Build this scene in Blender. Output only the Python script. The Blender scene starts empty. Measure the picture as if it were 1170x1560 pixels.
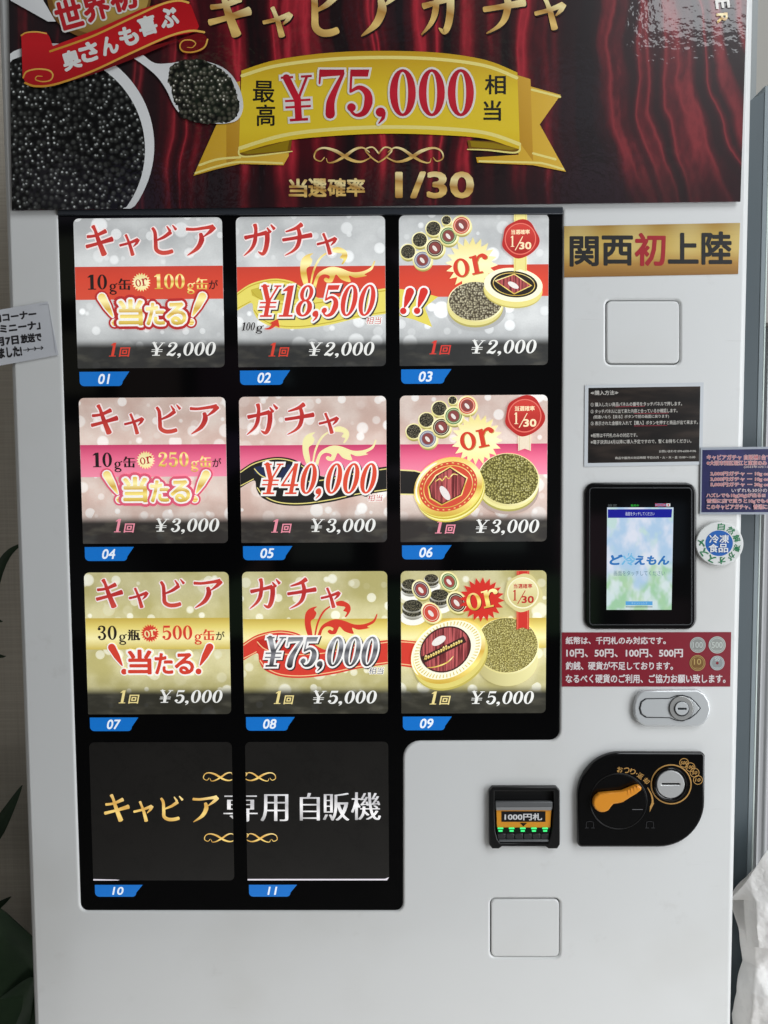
import bpy, bmesh, math, random
from mathutils import Vector, Matrix
from mathutils.geometry import tessellate_polygon
random.seed(7)
PI = math.pi
C = bpy.context.scene.collection
scn = bpy.context.scene

# ---------------------------------------------------------------- camera
S = 0.209                      # metres per card width in the machine's display
W0, H0, F0 = 1170.0, 1560.0, 1172.0
rx, ry, rz, tx, ty, tz = 0.0606, 0.0103, -0.0057, -2.0856, -1.9683, 5.1543
Rc = (Matrix.Rotation(rz, 3, 'Z') @ Matrix.Rotation(ry, 3, 'Y') @ Matrix.Rotation(rx, 3, 'X'))
Cc = -(Rc.transposed() @ Vector((tx, ty, tz)))          # camera centre in display units (x right, y down, z in)
GX, GH, GY = 1.0926, 0.9962, 1.1957                     # card pitch / height in the display
ZROW = 1.600                                            # height of the first row's top edge above the floor

def plane_to_world(a, b, y=0.0):
    return Vector(((a - Cc.x) * S, y, ZROW - b * S))
def at(px, py, Y=0.0):
    """point of the place on the vertical plane y=Y (0 = machine door, + = behind it) seen at a photo pixel"""
    d = Rc.transposed() @ Vector(((px - W0 / 2) / F0, (py - H0 / 2) / F0, 1))
    k = (Y / S - Cc.z) / d.z
    p = Cc + d * k
    return plane_to_world(p.x, p.y, Y)

cam = bpy.data.cameras.new('camera'); camo = bpy.data.objects.new('camera', cam); C.objects.link(camo)
cam.sensor_fit = 'VERTICAL'; cam.sensor_height = 24.0; cam.lens = F0 / H0 * 24.0
cam.clip_start = 0.05; cam.clip_end = 100
M = Rc.transposed()            # columns: camera axes in display coords
def d2w(v): return Vector((v.x, v.z, -v.y))
cx_, cy_, cz_ = d2w(M.col[0]), d2w(M.col[1]), d2w(M.col[2])
rot = Matrix((cx_, -cy_, -cz_)).transposed()
camo.matrix_world = Matrix.Translation(plane_to_world(Cc.x, Cc.y, Cc.z * S)) @ rot.to_4x4()
scn.camera = camo
CAM = camo.matrix_world.translation.copy()

# ---------------------------------------------------------------- world, lamps, exposure
wd = bpy.data.worlds.new('World'); scn.world = wd; wd.use_nodes = True
nt = wd.node_tree; bg = nt.nodes['Background']
tc = nt.nodes.new('ShaderNodeTexCoord'); no = nt.nodes.new('ShaderNodeTexNoise'); no.inputs['Scale'].default_value = 2.2
no.inputs['Detail'].default_value = 3
rp = nt.nodes.new('ShaderNodeValToRGB')
rp.color_ramp.elements[0].position = .40; rp.color_ramp.elements[0].color = (.03, .031, .033, 1)
rp.color_ramp.elements[1].position = .72; rp.color_ramp.elements[1].color = (.30, .31, .32, 1)
nt.links.new(tc.outputs['Generated'], no.inputs['Vector']); nt.links.new(no.outputs['Fac'], rp.inputs['Fac'])
# rows of pale and coloured panels added to the world, faintly mirrored in the glass
def wn(t, **kw):
    x = nt.nodes.new(t)
    for k, v in kw.items(): setattr(x, k, v)
    return x
sx_ = wn('ShaderNodeSeparateXYZ'); nt.links.new(tc.outputs['Generated'], sx_.inputs[0])
def wm(op, a, b=0.0):
    x = wn('ShaderNodeMath', operation=op)
    for q, v in enumerate((a, b)):
        if hasattr(v, 'is_output'): nt.links.new(v, x.inputs[q])
        else: x.inputs[q].default_value = v
    return x.outputs[0]
ny = wm('MAXIMUM', wm('MULTIPLY', sx_.outputs[1], -1.0), .05)
cb = wn('ShaderNodeCombineXYZ'); nt.links.new(wm('DIVIDE', sx_.outputs[0], ny), cb.inputs[0]); nt.links.new(wm('DIVIDE', sx_.outputs[2], ny), cb.inputs[1])
vor = wn('ShaderNodeTexVoronoi', voronoi_dimensions='2D', distance='CHEBYCHEV'); vor.inputs['Scale'].default_value = 9; vor.inputs['Randomness'].default_value = .35
nt.links.new(cb.outputs[0], vor.inputs['Vector'])
hs = wn('ShaderNodeHueSaturation'); hs.inputs['Saturation'].default_value = .55; nt.links.new(vor.outputs['Color'], hs.inputs['Color'])
pn = wn('ShaderNodeTexNoise'); pn.inputs['Scale'].default_value = 2.6; nt.links.new(cb.outputs[0], pn.inputs['Vector'])
msk = wm('MULTIPLY', wm('LESS_THAN', vor.outputs['Distance'], .36), wm('MULTIPLY', wm('GREATER_THAN', pn.outputs['Fac'], .5), wm('LESS_THAN', sx_.outputs[1], -.05)))
mxw = wn('ShaderNodeMix', data_type='RGBA', blend_type='ADD'); nt.links.new(wm('MULTIPLY', msk, .55), mxw.inputs[0])
nt.links.new(rp.outputs['Color'], mxw.inputs[6]); nt.links.new(hs.outputs['Color'], mxw.inputs[7])
nt.links.new(mxw.outputs[2], bg.inputs['Color']); bg.inputs['Strength'].default_value = 0.40

def area(name, loc, target, sx, sy, power, col):
    l = bpy.data.lights.new(name, 'AREA'); l.shape = 'RECTANGLE'; l.size = sx; l.size_y = sy; l.energy = power; l.color = col
    o = bpy.data.objects.new(name, l); C.objects.link(o); o.location = loc
    o.rotation_euler = (Vector(target) - Vector(loc)).to_track_quat('-Z', 'Y').to_euler()
    return o
area('daylight_high', (2.25, -2.0, 4.22), (2.15, 0, 3.6), 2.3, 2.3, 110, (.93, .97, 1))
area('daylight_side', (1.95, -1.2, .72), (0.3, 0, .72), 1.2, 2.2, 44, (.94, .97, 1))
area('left_fill', (-3.4, -2.6, 2.6), (0, 0, .9), 1.6, 1.6, 7, (1, .96, .90))  # added fill from the left, lifts the wall and the machine's left side
area('floor_bounce', (.05, -.46, .09), (.05, 0, .40), 1.5, .30, 1.9, (1, .98, .95))
vs = scn.view_settings
vs.view_transform = 'Standard'; vs.look = 'None'; vs.exposure = 0; vs.gamma = 1; vs.use_curve_mapping = False

# ---------------------------------------------------------------- materials
def lin(c):
    c = c / 255.0
    return c / 12.92 if c <= .04045 else ((c + .055) / 1.055) ** 2.4
def rgb(c): return (lin(c[0]), lin(c[1]), lin(c[2]), 1)
MATS = {}
def pm(key, c, rough=.4, metal=0, spec=.5, coat=0, coat_rough=.05, emit=0, alpha=1, trans=0):
    """plain principled material, remembered by key"""
    k = (key, tuple(c), rough, metal, coat, emit, trans)
    if k in MATS: return MATS[k]
    m = bpy.data.materials.new(key); m.use_nodes = True
    b = m.node_tree.nodes['Principled BSDF']
    b.inputs['Base Color'].default_value = rgb(c)
    b.inputs['Roughness'].default_value = rough; b.inputs['Metallic'].default_value = metal
    b.inputs['Specular IOR Level'].default_value = spec
    b.inputs['Coat Weight'].default_value = coat; b.inputs['Coat Roughness'].default_value = coat_rough
    if emit:
        b.inputs['Emission Color'].default_value = rgb(c); b.inputs['Emission Strength'].default_value = emit
    if trans: b.inputs['Transmission Weight'].default_value = trans
    MATS[k] = m
    return m
class NB:
    """small node-building helper"""
    def __init__(s, m): s.nt = m.node_tree; s.b = s.nt.nodes['Principled BSDF']
    def n(s, t, **kw):
        x = s.nt.nodes.new(t)
        for k, v in kw.items(): setattr(x, k, v)
        return x
    def l(s, a, b): s.nt.links.new(a, b)
    def put(s, sock, v):
        if hasattr(v, 'default_value') or hasattr(v, 'is_output'): s.l(v, sock)
        else: sock.default_value = v
    def math(s, op, a, b=0, clamp=False):
        x = s.n('ShaderNodeMath', operation=op, use_clamp=clamp); s.put(x.inputs[0], a); s.put(x.inputs[1], b); return x.outputs[0]
    def vmath(s, op, a, b=(0, 0, 0)):
        x = s.n('ShaderNodeVectorMath', operation=op); s.put(x.inputs[0], a); s.put(x.inputs[1], b)
        return x.outputs[1] if op in ('LENGTH', 'DISTANCE', 'DOT_PRODUCT') else x.outputs[0]
    def uv(s, name): return s.n('ShaderNodeUVMap', uv_map=name).outputs[0]
    def sep(s, v):
        x = s.n('ShaderNodeSeparateXYZ'); s.l(v, x.inputs[0]); return x.outputs
    def mix(s, f, a, b, blend='MIX'):
        x = s.n('ShaderNodeMix', data_type='RGBA', blend_type=blend); s.put(x.inputs[0], f); s.put(x.inputs[6], a); s.put(x.inputs[7], b)
        return x.outputs[2]
    def ramp(s, f, stops, interp='LINEAR'):
        x = s.n('ShaderNodeValToRGB'); cr = x.color_ramp; cr.interpolation = interp
        while len(cr.elements) < len(stops): cr.elements.new(.5)
        for e, (p, c) in zip(cr.elements, stops): e.position = p; e.color = c if len(c) == 4 else rgb(c)
        s.put(x.inputs[0], f); return x.outputs[0]
    def smooth(s, f, a, b):
        x = s.n('ShaderNodeMapRange', interpolation_type='SMOOTHSTEP'); s.put(x.inputs[0], f)
        x.inputs[1].default_value = a; x.inputs[2].default_value = b; return x.outputs[0]
    def noise(s, v, scale, detail=2, rough=.5):
        x = s.n('ShaderNodeTexNoise'); s.put(x.inputs['Vector'], v); x.inputs['Scale'].default_value = scale
        x.inputs['Detail'].default_value = detail; x.inputs['Roughness'].default_value = rough; return x.outputs[0]
    def bump(s, h, strength, dist=.001, sock='Normal'):
        x = s.n('ShaderNodeBump'); x.inputs['Strength'].default_value = strength; x.inputs['Distance'].default_value = dist
        s.l(h, x.inputs['Height']); s.l(x.outputs[0], s.b.inputs[sock]); return x.outputs[0]
def new(key, rough=.4, metal=0, coat=0, spec=.5):
    m = bpy.data.materials.new(key); m.use_nodes = True; nb = NB(m)
    nb.b.inputs['Roughness'].default_value = rough; nb.b.inputs['Metallic'].default_value = metal
    nb.b.inputs['Coat Weight'].default_value = coat; nb.b.inputs['Coat Roughness'].default_value = .06
    nb.b.inputs['Specular IOR Level'].default_value = spec
    return m, nb
LIT = 0.62                                         # strength of the display's backlight
def finish(nb, col, emit=0):
    nb.put(nb.b.inputs['Base Color'], col)
    if emit:
        nb.put(nb.b.inputs['Emission Color'], col); nb.b.inputs['Emission Strength'].default_value = emit
# glossy laminate ripple for the big poster
def poster_gloss(nb):
    nb.b.inputs['Roughness'].default_value = .34; nb.b.inputs['Coat Weight'].default_value = .8; nb.b.inputs['Coat Roughness'].default_value = .04; nb.b.inputs['Specular IOR Level'].default_value = .25
    h = nb.noise(nb.uv('metric'), 85, 2, .55)
    x = nb.n('ShaderNodeBump'); x.inputs['Strength'].default_value = .22; x.inputs['Distance'].default_value = .0012
    nb.l(h, x.inputs['Height']); nb.l(x.outputs[0], nb.b.inputs['Coat Normal'])
def ink(c, kind='paper'):
    """a flat printing colour: kind paper / poster / lit / film"""
    k = ('ink', tuple(c), kind)
    if k in MATS: return MATS[k]
    m, nb = new('ink_' + kind)
    if kind == 'poster': poster_gloss(nb)
    elif kind == 'lit':
        nb.b.inputs['Roughness'].default_value = .35; nb.b.inputs['Coat Weight'].default_value = .6
    elif kind == 'film':
        nb.b.inputs['Roughness'].default_value = .3; nb.b.inputs['Coat Weight'].default_value = .4
    else: nb.b.inputs['Roughness'].default_value = .55
    v = nb.noise(nb.uv('metric'), 500 if kind != 'poster' else 160, 2)
    col = nb.mix(nb.math('MULTIPLY', v, .16), rgb(c), (rgb(c)[0] * .55, rgb(c)[1] * .55, rgb(c)[2] * .55, 1))
    finish(nb, col, LIT if kind == 'lit' else 0)
    MATS[k] = m
    return m
def grad(stops, kind='paper', tilt=0, key='gold'):
    """printed gradient running up each element (own UV)"""
    k = ('grad', tuple(stops), kind, tilt)
    if k in MATS: return MATS[k]
    m, nb = new(key + '_' + kind + '_gradient')
    if kind == 'poster': poster_gloss(nb)
    elif kind == 'lit': nb.b.inputs['Roughness'].default_value = .35; nb.b.inputs['Coat Weight'].default_value = .6
    o = nb.sep(nb.uv('UVMap'))
    f = nb.math('ADD', nb.math('MULTIPLY', o[1], 1 - tilt), nb.math('MULTIPLY', o[0], tilt))
    col = nb.ramp(f, [(p, rgb(c)) for p, c in stops])
    finish(nb, col, LIT if kind == 'lit' else 0)
    MATS[k] = m
    return m
GOLD = ((0, (172, 122, 56)), (.28, (244, 206, 122)), (.5, (188, 138, 66)), (.72, (255, 236, 172)), (1, (226, 178, 98)))
GOLDL = ((0, (196, 160, 60)), (.3, (245, 225, 130)), (.5, (205, 165, 70)), (.75, (250, 238, 170)), (1, (225, 190, 90)))
SILV = ((0, (120, 120, 122)), (.3, (205, 205, 206)), (.5, (150, 150, 152)), (.75, (240, 240, 240)), (1, (190, 190, 192)))
STEEL = ((0, (30, 30, 32)), (.35, (130, 130, 134)), (.55, (70, 70, 74)), (.8, (170, 172, 176)), (1, (90, 90, 94)))

def caviar(key, grain, dark, mid, hi, kind, spec=1.0):
    """printed photograph of roe: round grains with a small highlight each"""
    m, nb = new(key)
    if kind == 'poster': poster_gloss(nb)
    else: nb.b.inputs['Coat Weight'].default_value = .6
    v = nb.uv('metric'); sc = 1.0 / grain
    warp = nb.vmath('ADD', v, nb.vmath('SCALE', v))
    vo = nb.n('ShaderNodeTexVoronoi', voronoi_dimensions='2D', feature='F1'); vo.inputs['Scale'].default_value = sc
    vo.inputs['Randomness'].default_value = .85
    nb.l(v, vo.inputs['Vector'])
    d = vo.outputs['Distance']
    rnd = nb.sep(vo.outputs['Color'])
    loc = nb.vmath('SUBTRACT', v, vo.outputs['Position'])
    off = nb.vmath('LENGTH', nb.vmath('SUBTRACT', loc, (-.08 * grain, .16 * grain, 0)))
    hl = nb.smooth(off, grain * .26, grain * .05)
    body = nb.smooth(d, .62, .12)
    clump = nb.noise(v, sc * .12, 2)
    lum = nb.math('MULTIPLY', body, nb.math('ADD', nb.math('MULTIPLY', rnd[0], .7), .3))
    col = nb.mix(lum, rgb(dark), rgb(mid))
    hs = nb.math('MULTIPLY', nb.math('MULTIPLY', hl, nb.math('POWER', rnd[1], 1.5)), nb.math('MULTIPLY', nb.smooth(clump, .3, .65), spec))
    col = nb.mix(hs, col, rgb(hi))
    finish(nb, col, LIT if kind == 'lit' else 0)
    return m

def card_ground(key, base, tint, glow, sx, sy):
    """bokeh print of a card; the bottom strip is smoked"""
    m, nb = new(key, rough=.4, coat=.7)
    uv = nb.uv('UVMap'); v = nb.uv('metric')
    b = nb.mix(nb.smooth(nb.noise(v, 18, 3), .3, .7), rgb(base), rgb(tint))
    b = nb.mix(nb.math('MULTIPLY', nb.noise(v, 420, 2), .25), b, rgb([x * .8 for x in base]))
    for sc, amt, ofs in ((25, .85, 0), (38, .7, 3.3), (30, .6, 7.1)):
        vo = nb.n('ShaderNodeTexVoronoi', voronoi_dimensions='2D', feature='F1'); vo.inputs['Scale'].default_value = sc
        vo.inputs['Randomness'].default_value = .8
        nb.l(nb.vmath('ADD', v, (ofs + sx, ofs * .7 + sy, 0)), vo.inputs['Vector'])
        r = nb.sep(vo.outputs['Color'])
        rad = nb.math('MULTIPLY', nb.math('ADD', r[0], .5), .21)
        disc = nb.smooth(nb.math('SUBTRACT', rad, vo.outputs['Distance']), -.01, .07)
        w = nb.math('MULTIPLY', nb.math('MULTIPLY', disc, nb.smooth(r[1], .35, 1.0)), amt)
        b = nb.mix(w, b, rgb(glow))
    y = nb.sep(uv)[1]
    strip = nb.smooth(y, .205, .135)
    sm = nb.mix(nb.smooth(nb.noise(nb.vmath('MULTIPLY', v, (1, 3, 1)), 26, 4), .45, .75), rgb((33, 33, 32)), rgb((66, 64, 57)))
    b = nb.mix(nb.math('MULTIPLY', strip, .97), b, sm)
    finish(nb, b, LIT)
    # two brighter bands painted into the emission for the uneven backlight
    lamp = nb.math('ADD', nb.smooth(nb.math('ABSOLUTE', nb.math('SUBTRACT', y, .66)), .24, .02), nb.smooth(nb.math('ABSOLUTE', nb.math('SUBTRACT', y, .36)), .18, .02))
    nb.put(nb.b.inputs['Emission Strength'], nb.math('ADD', LIT * .80, nb.math('MULTIPLY', lamp, LIT * .42)))
    return m

# ---------------------------------------------------------------- scene-graph helpers
def bare(name, data=None):
    o = bpy.data.objects.new(name, data); C.objects.link(o); return o
def thing(name, label, cat, loc, group=None):
    o = bare(name); o.location = loc; o.empty_display_size = .02
    o['label'] = label; o['category'] = cat
    if group: o['group'] = group
    return o
def tag(o, label, cat, group=None):
    o['label'] = label; o['category'] = cat
    if group: o['group'] = group
    return o
WORLD_POS = {}
def wpos(o):
    p = Vector(o.location)
    while o.parent: o = o.parent; p += Vector(o.location)
    return p
def link(name, verts, faces, mats, fmat=None, parent=None, uvs=None, smooth=False):
    """verts in world coordinates; origin moved to the middle of the piece"""
    lo = Vector((min(v[i] for v in verts) for i in range(3))); hi = Vector((max(v[i] for v in verts) for i in range(3)))
    c = (lo + hi) / 2
    me = bpy.data.meshes.new(name); me.from_pydata([Vector(v) - c for v in verts], [], faces)
    for m in mats: me.materials.append(m)
    if fmat: me.polygons.foreach_set('material_index', fmat)
    u1 = me.uv_layers.new(name='UVMap'); u2 = me.uv_layers.new(name='metric')
    for lp in me.loops:
        v = verts[lp.vertex_index]
        u2.data[lp.index].uv = (v[0], v[2])
        u1.data[lp.index].uv = uvs[lp.vertex_index] if uvs else ((v[0] - lo.x) / max(hi.x - lo.x, 1e-6), (v[2] - lo.z) / max(hi.z - lo.z, 1e-6))
    if smooth:
        for p in me.polygons: p.use_smooth = True
    me.update()
    o = bare(name, me)
    if parent:
        o.parent = parent; o.location = c - wpos(parent)
    else: o.location = c
    return o
def rrect(x0, y0, x1, y1, r, n=6):
    """rounded rectangle outline; r one number or (tl, tr, br, bl)"""
    if not isinstance(r, (tuple, list)): r = (r,) * 4
    out = []
    for (cx, cy, a0, rr) in ((x0 + r[0], y0 + r[0], PI, r[0]), (x1 - r[1], y0 + r[1], 1.5 * PI, r[1]), (x1 - r[2], y1 - r[2], 0, r[2]), (x0 + r[3], y1 - r[3], .5 * PI, r[3])):
        k = max(2, n if rr > 0 else 2)
        for i in range(k):
            a = a0 + .5 * PI * i / (k - 1); out.append((cx + rr * math.cos(a), cy + rr * math.sin(a)))
            if rr <= 0: break
    return out
def ell(cx, cy, rx, ry=None, n=40, rot=0, a0=0, a1=2 * PI):
    ry = rx if ry is None else ry; out = []
    full = abs(a1 - a0 - 2 * PI) < 1e-6
    for i in range(n if full else n + 1):
        a = a0 + (a1 - a0) * i / n; x, y = rx * math.cos(a), ry * math.sin(a)
        out.append((cx + x * math.cos(rot) - y * math.sin(rot), cy + x * math.sin(rot) + y * math.cos(rot)))
    return out
def quadc(px_pts, mapf):
    return [mapf(*p) for p in px_pts]
def pxmap(d): return lambda x, y: at(x, y, -d)

def plate(name, outline, holes, d_front, thick, bevel, mat, parent=None, mapf=None, res=2):
    """a solid plate with rounded edges standing d_front before the door plane; outline and holes as pixel outlines"""
    mapf = mapf or pxmap(d_front)
    cu = bpy.data.curves.new(name, 'CURVE'); cu.dimensions = '2D'; cu.fill_mode = 'BOTH'
    cu.extrude = max(thick / 2 - bevel, 0.00002); cu.bevel_depth = bevel; cu.bevel_resolution = res; cu.offset = -bevel
    for pts in [outline] + list(holes):
        sp = cu.splines.new('POLY'); sp.points.add(len(pts) - 1); sp.use_cyclic_u = True
        for q, p in zip(sp.points, pts):
            w = mapf(*p); q.co = (w.x, w.z, 0, 1)
    tmp = bpy.data.objects.new('tmp', cu)
    me0 = bpy.data.meshes.new_from_object(tmp)
    vs = [Vector((v.co.x, -(d_front - thick / 2) - v.co.z, v.co.y)) for v in me0.vertices]
    fs = [tuple(p.vertices) for p in me0.polygons]
    bpy.data.objects.remove(tmp); bpy.data.curves.remove(cu); bpy.data.meshes.remove(me0)
    o = link(name, vs, fs, [mat], parent=parent)
    return shade(o, 50)
def shade(o, deg):
    """smooth shading except where faces meet at more than deg degrees"""
    me = o.data; bm = bmesh.new(); bm.from_mesh(me)
    bmesh.ops.remove_doubles(bm, verts=bm.verts, dist=1e-6)
    bmesh.ops.recalc_face_normals(bm, faces=bm.faces)
    for f in bm.faces: f.smooth = abs(f.normal.y) < .9995
    for e in bm.edges:
        e.smooth = not (len(e.link_faces) == 2 and e.calc_face_angle(0) > math.radians(deg))
    bm.to_mesh(me); bm.free(); me.update()
    return o
def box(name, lo, hi, mat, parent=None, bevel=0):
    x0, y0, z0 = lo; x1, y1, z1 = hi
    vs = [(x0, y0, z0), (x1, y0, z0), (x1, y1, z0), (x0, y1, z0), (x0, y0, z1), (x1, y0, z1), (x1, y1, z1), (x0, y1, z1)]
    fs = [(3, 2, 1, 0), (4, 5, 6, 7), (0, 1, 5, 4), (1, 2, 6, 5), (2, 3, 7, 6), (3, 0, 4, 7)]
    o = link(name, vs, fs, [mat], parent=parent)
    if bevel:
        bm = bmesh.new(); bm.from_mesh(o.data)
        bmesh.ops.bevel(bm, geom=bm.edges[:], offset=bevel, segments=3, profile=.5, affect='EDGES')
        bm.to_mesh(o.data); bm.free(); shade(o, 40)
    return o

# ---------------------------------------------------------------- flat artwork
TXT = {}
def text_mesh(s, off):
    k = (s, round(off, 4))
    if k in TXT: return TXT[k]
    cu = bpy.data.curves.new('t', 'FONT'); cu.body = s; cu.resolution_u = 3; cu.offset = off
    tmp = bpy.data.objects.new('t', cu); me = bpy.data.meshes.new_from_object(tmp)
    r = ([(v.co.x, v.co.y) for v in me.vertices], [tuple(p.vertices) for p in me.polygons])
    bpy.data.objects.remove(tmp); bpy.data.curves.remove(cu); bpy.data.meshes.remove(me)
    TXT[k] = r
    return r
def spline(pts, ws, n=7):
    """Catmull-Rom through the points, widths carried along"""
    if len(pts) == 2: n = 2
    P = [Vector(p).to_2d() for p in pts]; out = []; ow = []
    for i in range(len(P) - 1):
        p0 = P[max(i - 1, 0)]; p1 = P[i]; p2 = P[i + 1]; p3 = P[min(i + 2, len(P) - 1)]
        for j in range(n):
            t = j / n; t2 = t * t; t3 = t2 * t
            out.append(.5 * ((2 * p1) + (p2 - p0) * t + (2 * p0 - 5 * p1 + 4 * p2 - p3) * t2 + (3 * p1 - p0 - 3 * p2 + p3) * t3))
            ow.append(ws[i] + (ws[i + 1] - ws[i]) * t)
    out.append(P[-1]); ow.append(ws[-1])
    return out, ow
DL = .000008
def fatten(p, g):
    """push every edge of a convex outline outwards"""
    n = len(p); ar = sum(p[i][0] * p[(i + 1) % n][1] - p[(i + 1) % n][0] * p[i][1] for i in range(n)); sg = 1 if ar > 0 else -1; out = []
    for i in range(n):
        a, b, c = Vector(p[i - 1]), Vector(p[i]), Vector(p[(i + 1) % n])
        e, f = (b - a).normalized(), (c - b).normalized(); n1, n2 = Vector((e.y, -e.x)) * sg, Vector((f.y, -f.x)) * sg
        m = n1 + n2; m = m / max(m.dot(n1), .35) if m.length > 1e-6 else n1; q = b + m * g; out.append((q.x, q.y))
    return out
class Art:
    def __init__(s, mapf, d):
        s.mapf = mapf; s.d = d; s.k = 0; s.v = []; s.f = []; s.fm = []; s.mats = []; s.uv = []; s.box = None
    def mi(s, m):
        if m not in s.mats: s.mats.append(m)
        return s.mats.index(m)
    def add(s, pts, faces, m, bb=None, keep=False):
        bb = s.box or bb or (min(p[0] for p in pts), min(p[1] for p in pts), max(p[0] for p in pts), max(p[1] for p in pts))
        base = len(s.v); y = -(s.d + s.k * DL)
        for p in pts:
            w = s.mapf(p[0], p[1]); s.v.append(Vector((w.x, y, w.z)))
            s.uv.append(((p[0] - bb[0]) / max(bb[2] - bb[0], 1e-6), 1 - (p[1] - bb[1]) / max(bb[3] - bb[1], 1e-6)))
        i = s.mi(m)
        for f in faces: s.f.append(tuple(base + q for q in f)); s.fm.append(i)
        if not keep: s.k += 1
    def poly(s, pts, m, holes=()):
        loops = [list(pts)] + [list(h) for h in holes]; flat = [p for l in loops for p in l]
        tri = tessellate_polygon([[Vector((p[0], p[1], 0)) for p in l] for l in loops])
        s.add(flat, tri, m)
    def stroke(s, pts, ws, m, grow=0, n=7, bb=None, caps=True, cap=1.0):
        if not isinstance(ws, (list, tuple)): ws = [ws] * len(pts)
        P, w = spline(pts, ws, n); N = len(P); vs = []; fs = []
        for i in range(N):
            t = (P[min(i + 1, N - 1)] - P[max(i - 1, 0)]); t = t.normalized() if t.length > 1e-9 else Vector((1, 0))
            nrm = Vector((-t.y, t.x)); h = w[i] / 2 + grow
            vs += [P[i] + nrm * h, P[i] - nrm * h]
        for i in range(N - 1): fs.append((2 * i, 2 * i + 1, 2 * i + 3, 2 * i + 2))
        if caps:
            for e, sgn in ((0, -1), (N - 1, 1)):
                t = (P[min(e + 1, N - 1)] - P[max(e - 1, 0)]); t = t.normalized() if t.length > 1e-9 else Vector((1, 0))
                nrm = Vector((-t.y, t.x)); h = w[e] / 2 + grow; c0 = len(vs)
                arc = [P[e] + nrm * h * math.cos(a) + t * sgn * h * cap * math.sin(a) for a in [PI * q / 6 for q in range(7)]]
                vs += arc; fs.append(tuple(range(c0, c0 + 7)))
        s.add([(v.x, v.y) for v in vs], fs, m, bb)
    def text(s, st, box_, m, bold=.012, outlines=(), shear=0, rot=0, mincho=0, shadow=None):
        """ink box (x0,y0,x1,y1); outlines: [(extra offset, material), ...] widest first"""
        base = min(bold, 0) if bold < 0 or mincho else 0
        vb, fb = text_mesh(st, base)
        xs = [v[0] for v in vb]; ys = [v[1] for v in vb]; xa, xb, ya, yb = min(xs), max(xs), min(ys), max(ys)
        x0, y0, x1, y1 = box_; cx, cy = (x0 + x1) / 2, (y0 + y1) / 2
        kx = (x1 - x0) / (xb - xa); ky = (y1 - y0) / (yb - ya)
        def place(vs, dx=0, dy=0):
            out = []
            for (x, y) in vs:
                X = x0 + (x - xa) * kx + dx; Y = y1 - (y - ya) * ky + dy
                X += shear * (cy - Y); a, b = X - cx, Y - cy
                out.append((cx + a * math.cos(rot) - b * math.sin(rot), cy + a * math.sin(rot) + b * math.cos(rot)))
            return out
        def fat(off, mm, n):
            for i in range(n):
                t = 2 * PI * (i + .5) / n; s.add(place(vb, off * kx * math.cos(t), off * ky * math.sin(t)), fb, mm, bb=box_)
        if shadow: s.add(place(vb, *shadow[0]), fb, shadow[1])
        for off, mm in outlines: fat(off + bold, mm, 20); fat((off + bold) * .5, mm, 6)
        if bold > .004 and not mincho: fat(bold, m, 8 if y1 - y0 > 7 else 4)
        if mincho:
            for q in (-1, -.5, 0, .5, 1): s.add(place(vb, q * mincho), fb, m, bb=box_)
        else: s.add(place(vb), fb, m, bb=box_)
    def glyphs(s, st, box_, m, outlines=(), shear=0, rot=0, shadow=None):
        """hand drawn serif figures and letters"""
        adv = 0; items = []
        for ch in st:
            ops, w = SERIF[ch]; items.append((adv, ops)); adv += w
        x0, y0, x1, y1 = box_; sx = (x1 - x0) / adv; sy = (y1 - y0) / 100; cx, cy = (x0 + x1) / 2, (y0 + y1) / 2
        def pt(a, x, y, dx=0, dy=0):
            X = x0 + (a + x) * sx + dx; Y = y0 + y * sy + dy; X += shear * (cy - Y); p, q = X - cx, Y - cy
            return (cx + p * math.cos(rot) - q * math.sin(rot), cy + p * math.sin(rot) + q * math.cos(rot))
        sc = (sx + sy) / 2; bb = (x0, y0, x1, y1)
        passes = []
        if shadow: passes.append((shadow[2] if len(shadow) > 2 else 0, shadow[1], shadow[0]))
        passes += [(g, mm, (0, 0)) for g, mm in outlines] + [(0, m, (0, 0))]
        keep = s.box; s.box = bb
        for g, mm, (dx, dy) in passes:
            G = g / sc
            for a, ops in items:
                for op in ops:
                    if op[0] == 'ring':
                        _, cx_, cy_, ax, ay, bx, by = op
                        o = [pt(a, *p, dx, dy) for p in ell(cx_, cy_, ax + G, ay + G, 28)]
                        hs = []
                        if bx - G > .8 and by - G > .8: hs = [[pt(a, *p, dx, dy) for p in ell(cx_, cy_, bx - G, by - G, 28)]]
                        s.poly(o, mm, hs)
                    elif op[0] == 'poly':
                        p = [pt(a, *q, dx, dy) for q in op[1]]; s.poly(fatten(p, g) if G > 0 else p, mm)
                    elif op[0] == 'dot':
                        s.poly([pt(a, *q, dx, dy) for q in ell(op[1], op[2], op[3] + G, n=16)], mm)
                    else:
                        s.stroke([pt(a, *q, dx, dy) for q in op[1]], [w * sc for w in op[2]], mm, grow=g, n=5)
        s.box = keep
    def kana(s, ch, box_, m, outlines=(), bbox=None, heavy=1.2):
        x0, y0, x1, y1 = box_; sx = (x1 - x0) / 100; sy = (y1 - y0) / 100; sc = (sx + sy) / 2
        keep = s.box; s.box = bbox or box_
        for g, mm in list(outlines) + [(0, m)]:
            for pts, ws in KANA[ch]:
                s.stroke([(x0 + p[0] * sx, y0 + p[1] * sy) for p in pts], [w * sc * heavy for w in ws], mm, grow=g, n=6, cap=.45)
        s.box = keep
    def star(s, cx, cy, r1, r0, n, m, rot=0, sq=1):
        s.poly([(cx + (r1 if i % 2 == 0 else r0) * math.cos(rot + PI * i / n), cy + sq * (r1 if i % 2 == 0 else r0) * math.sin(rot + PI * i / n)) for i in range(2 * n)], m)
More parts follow.
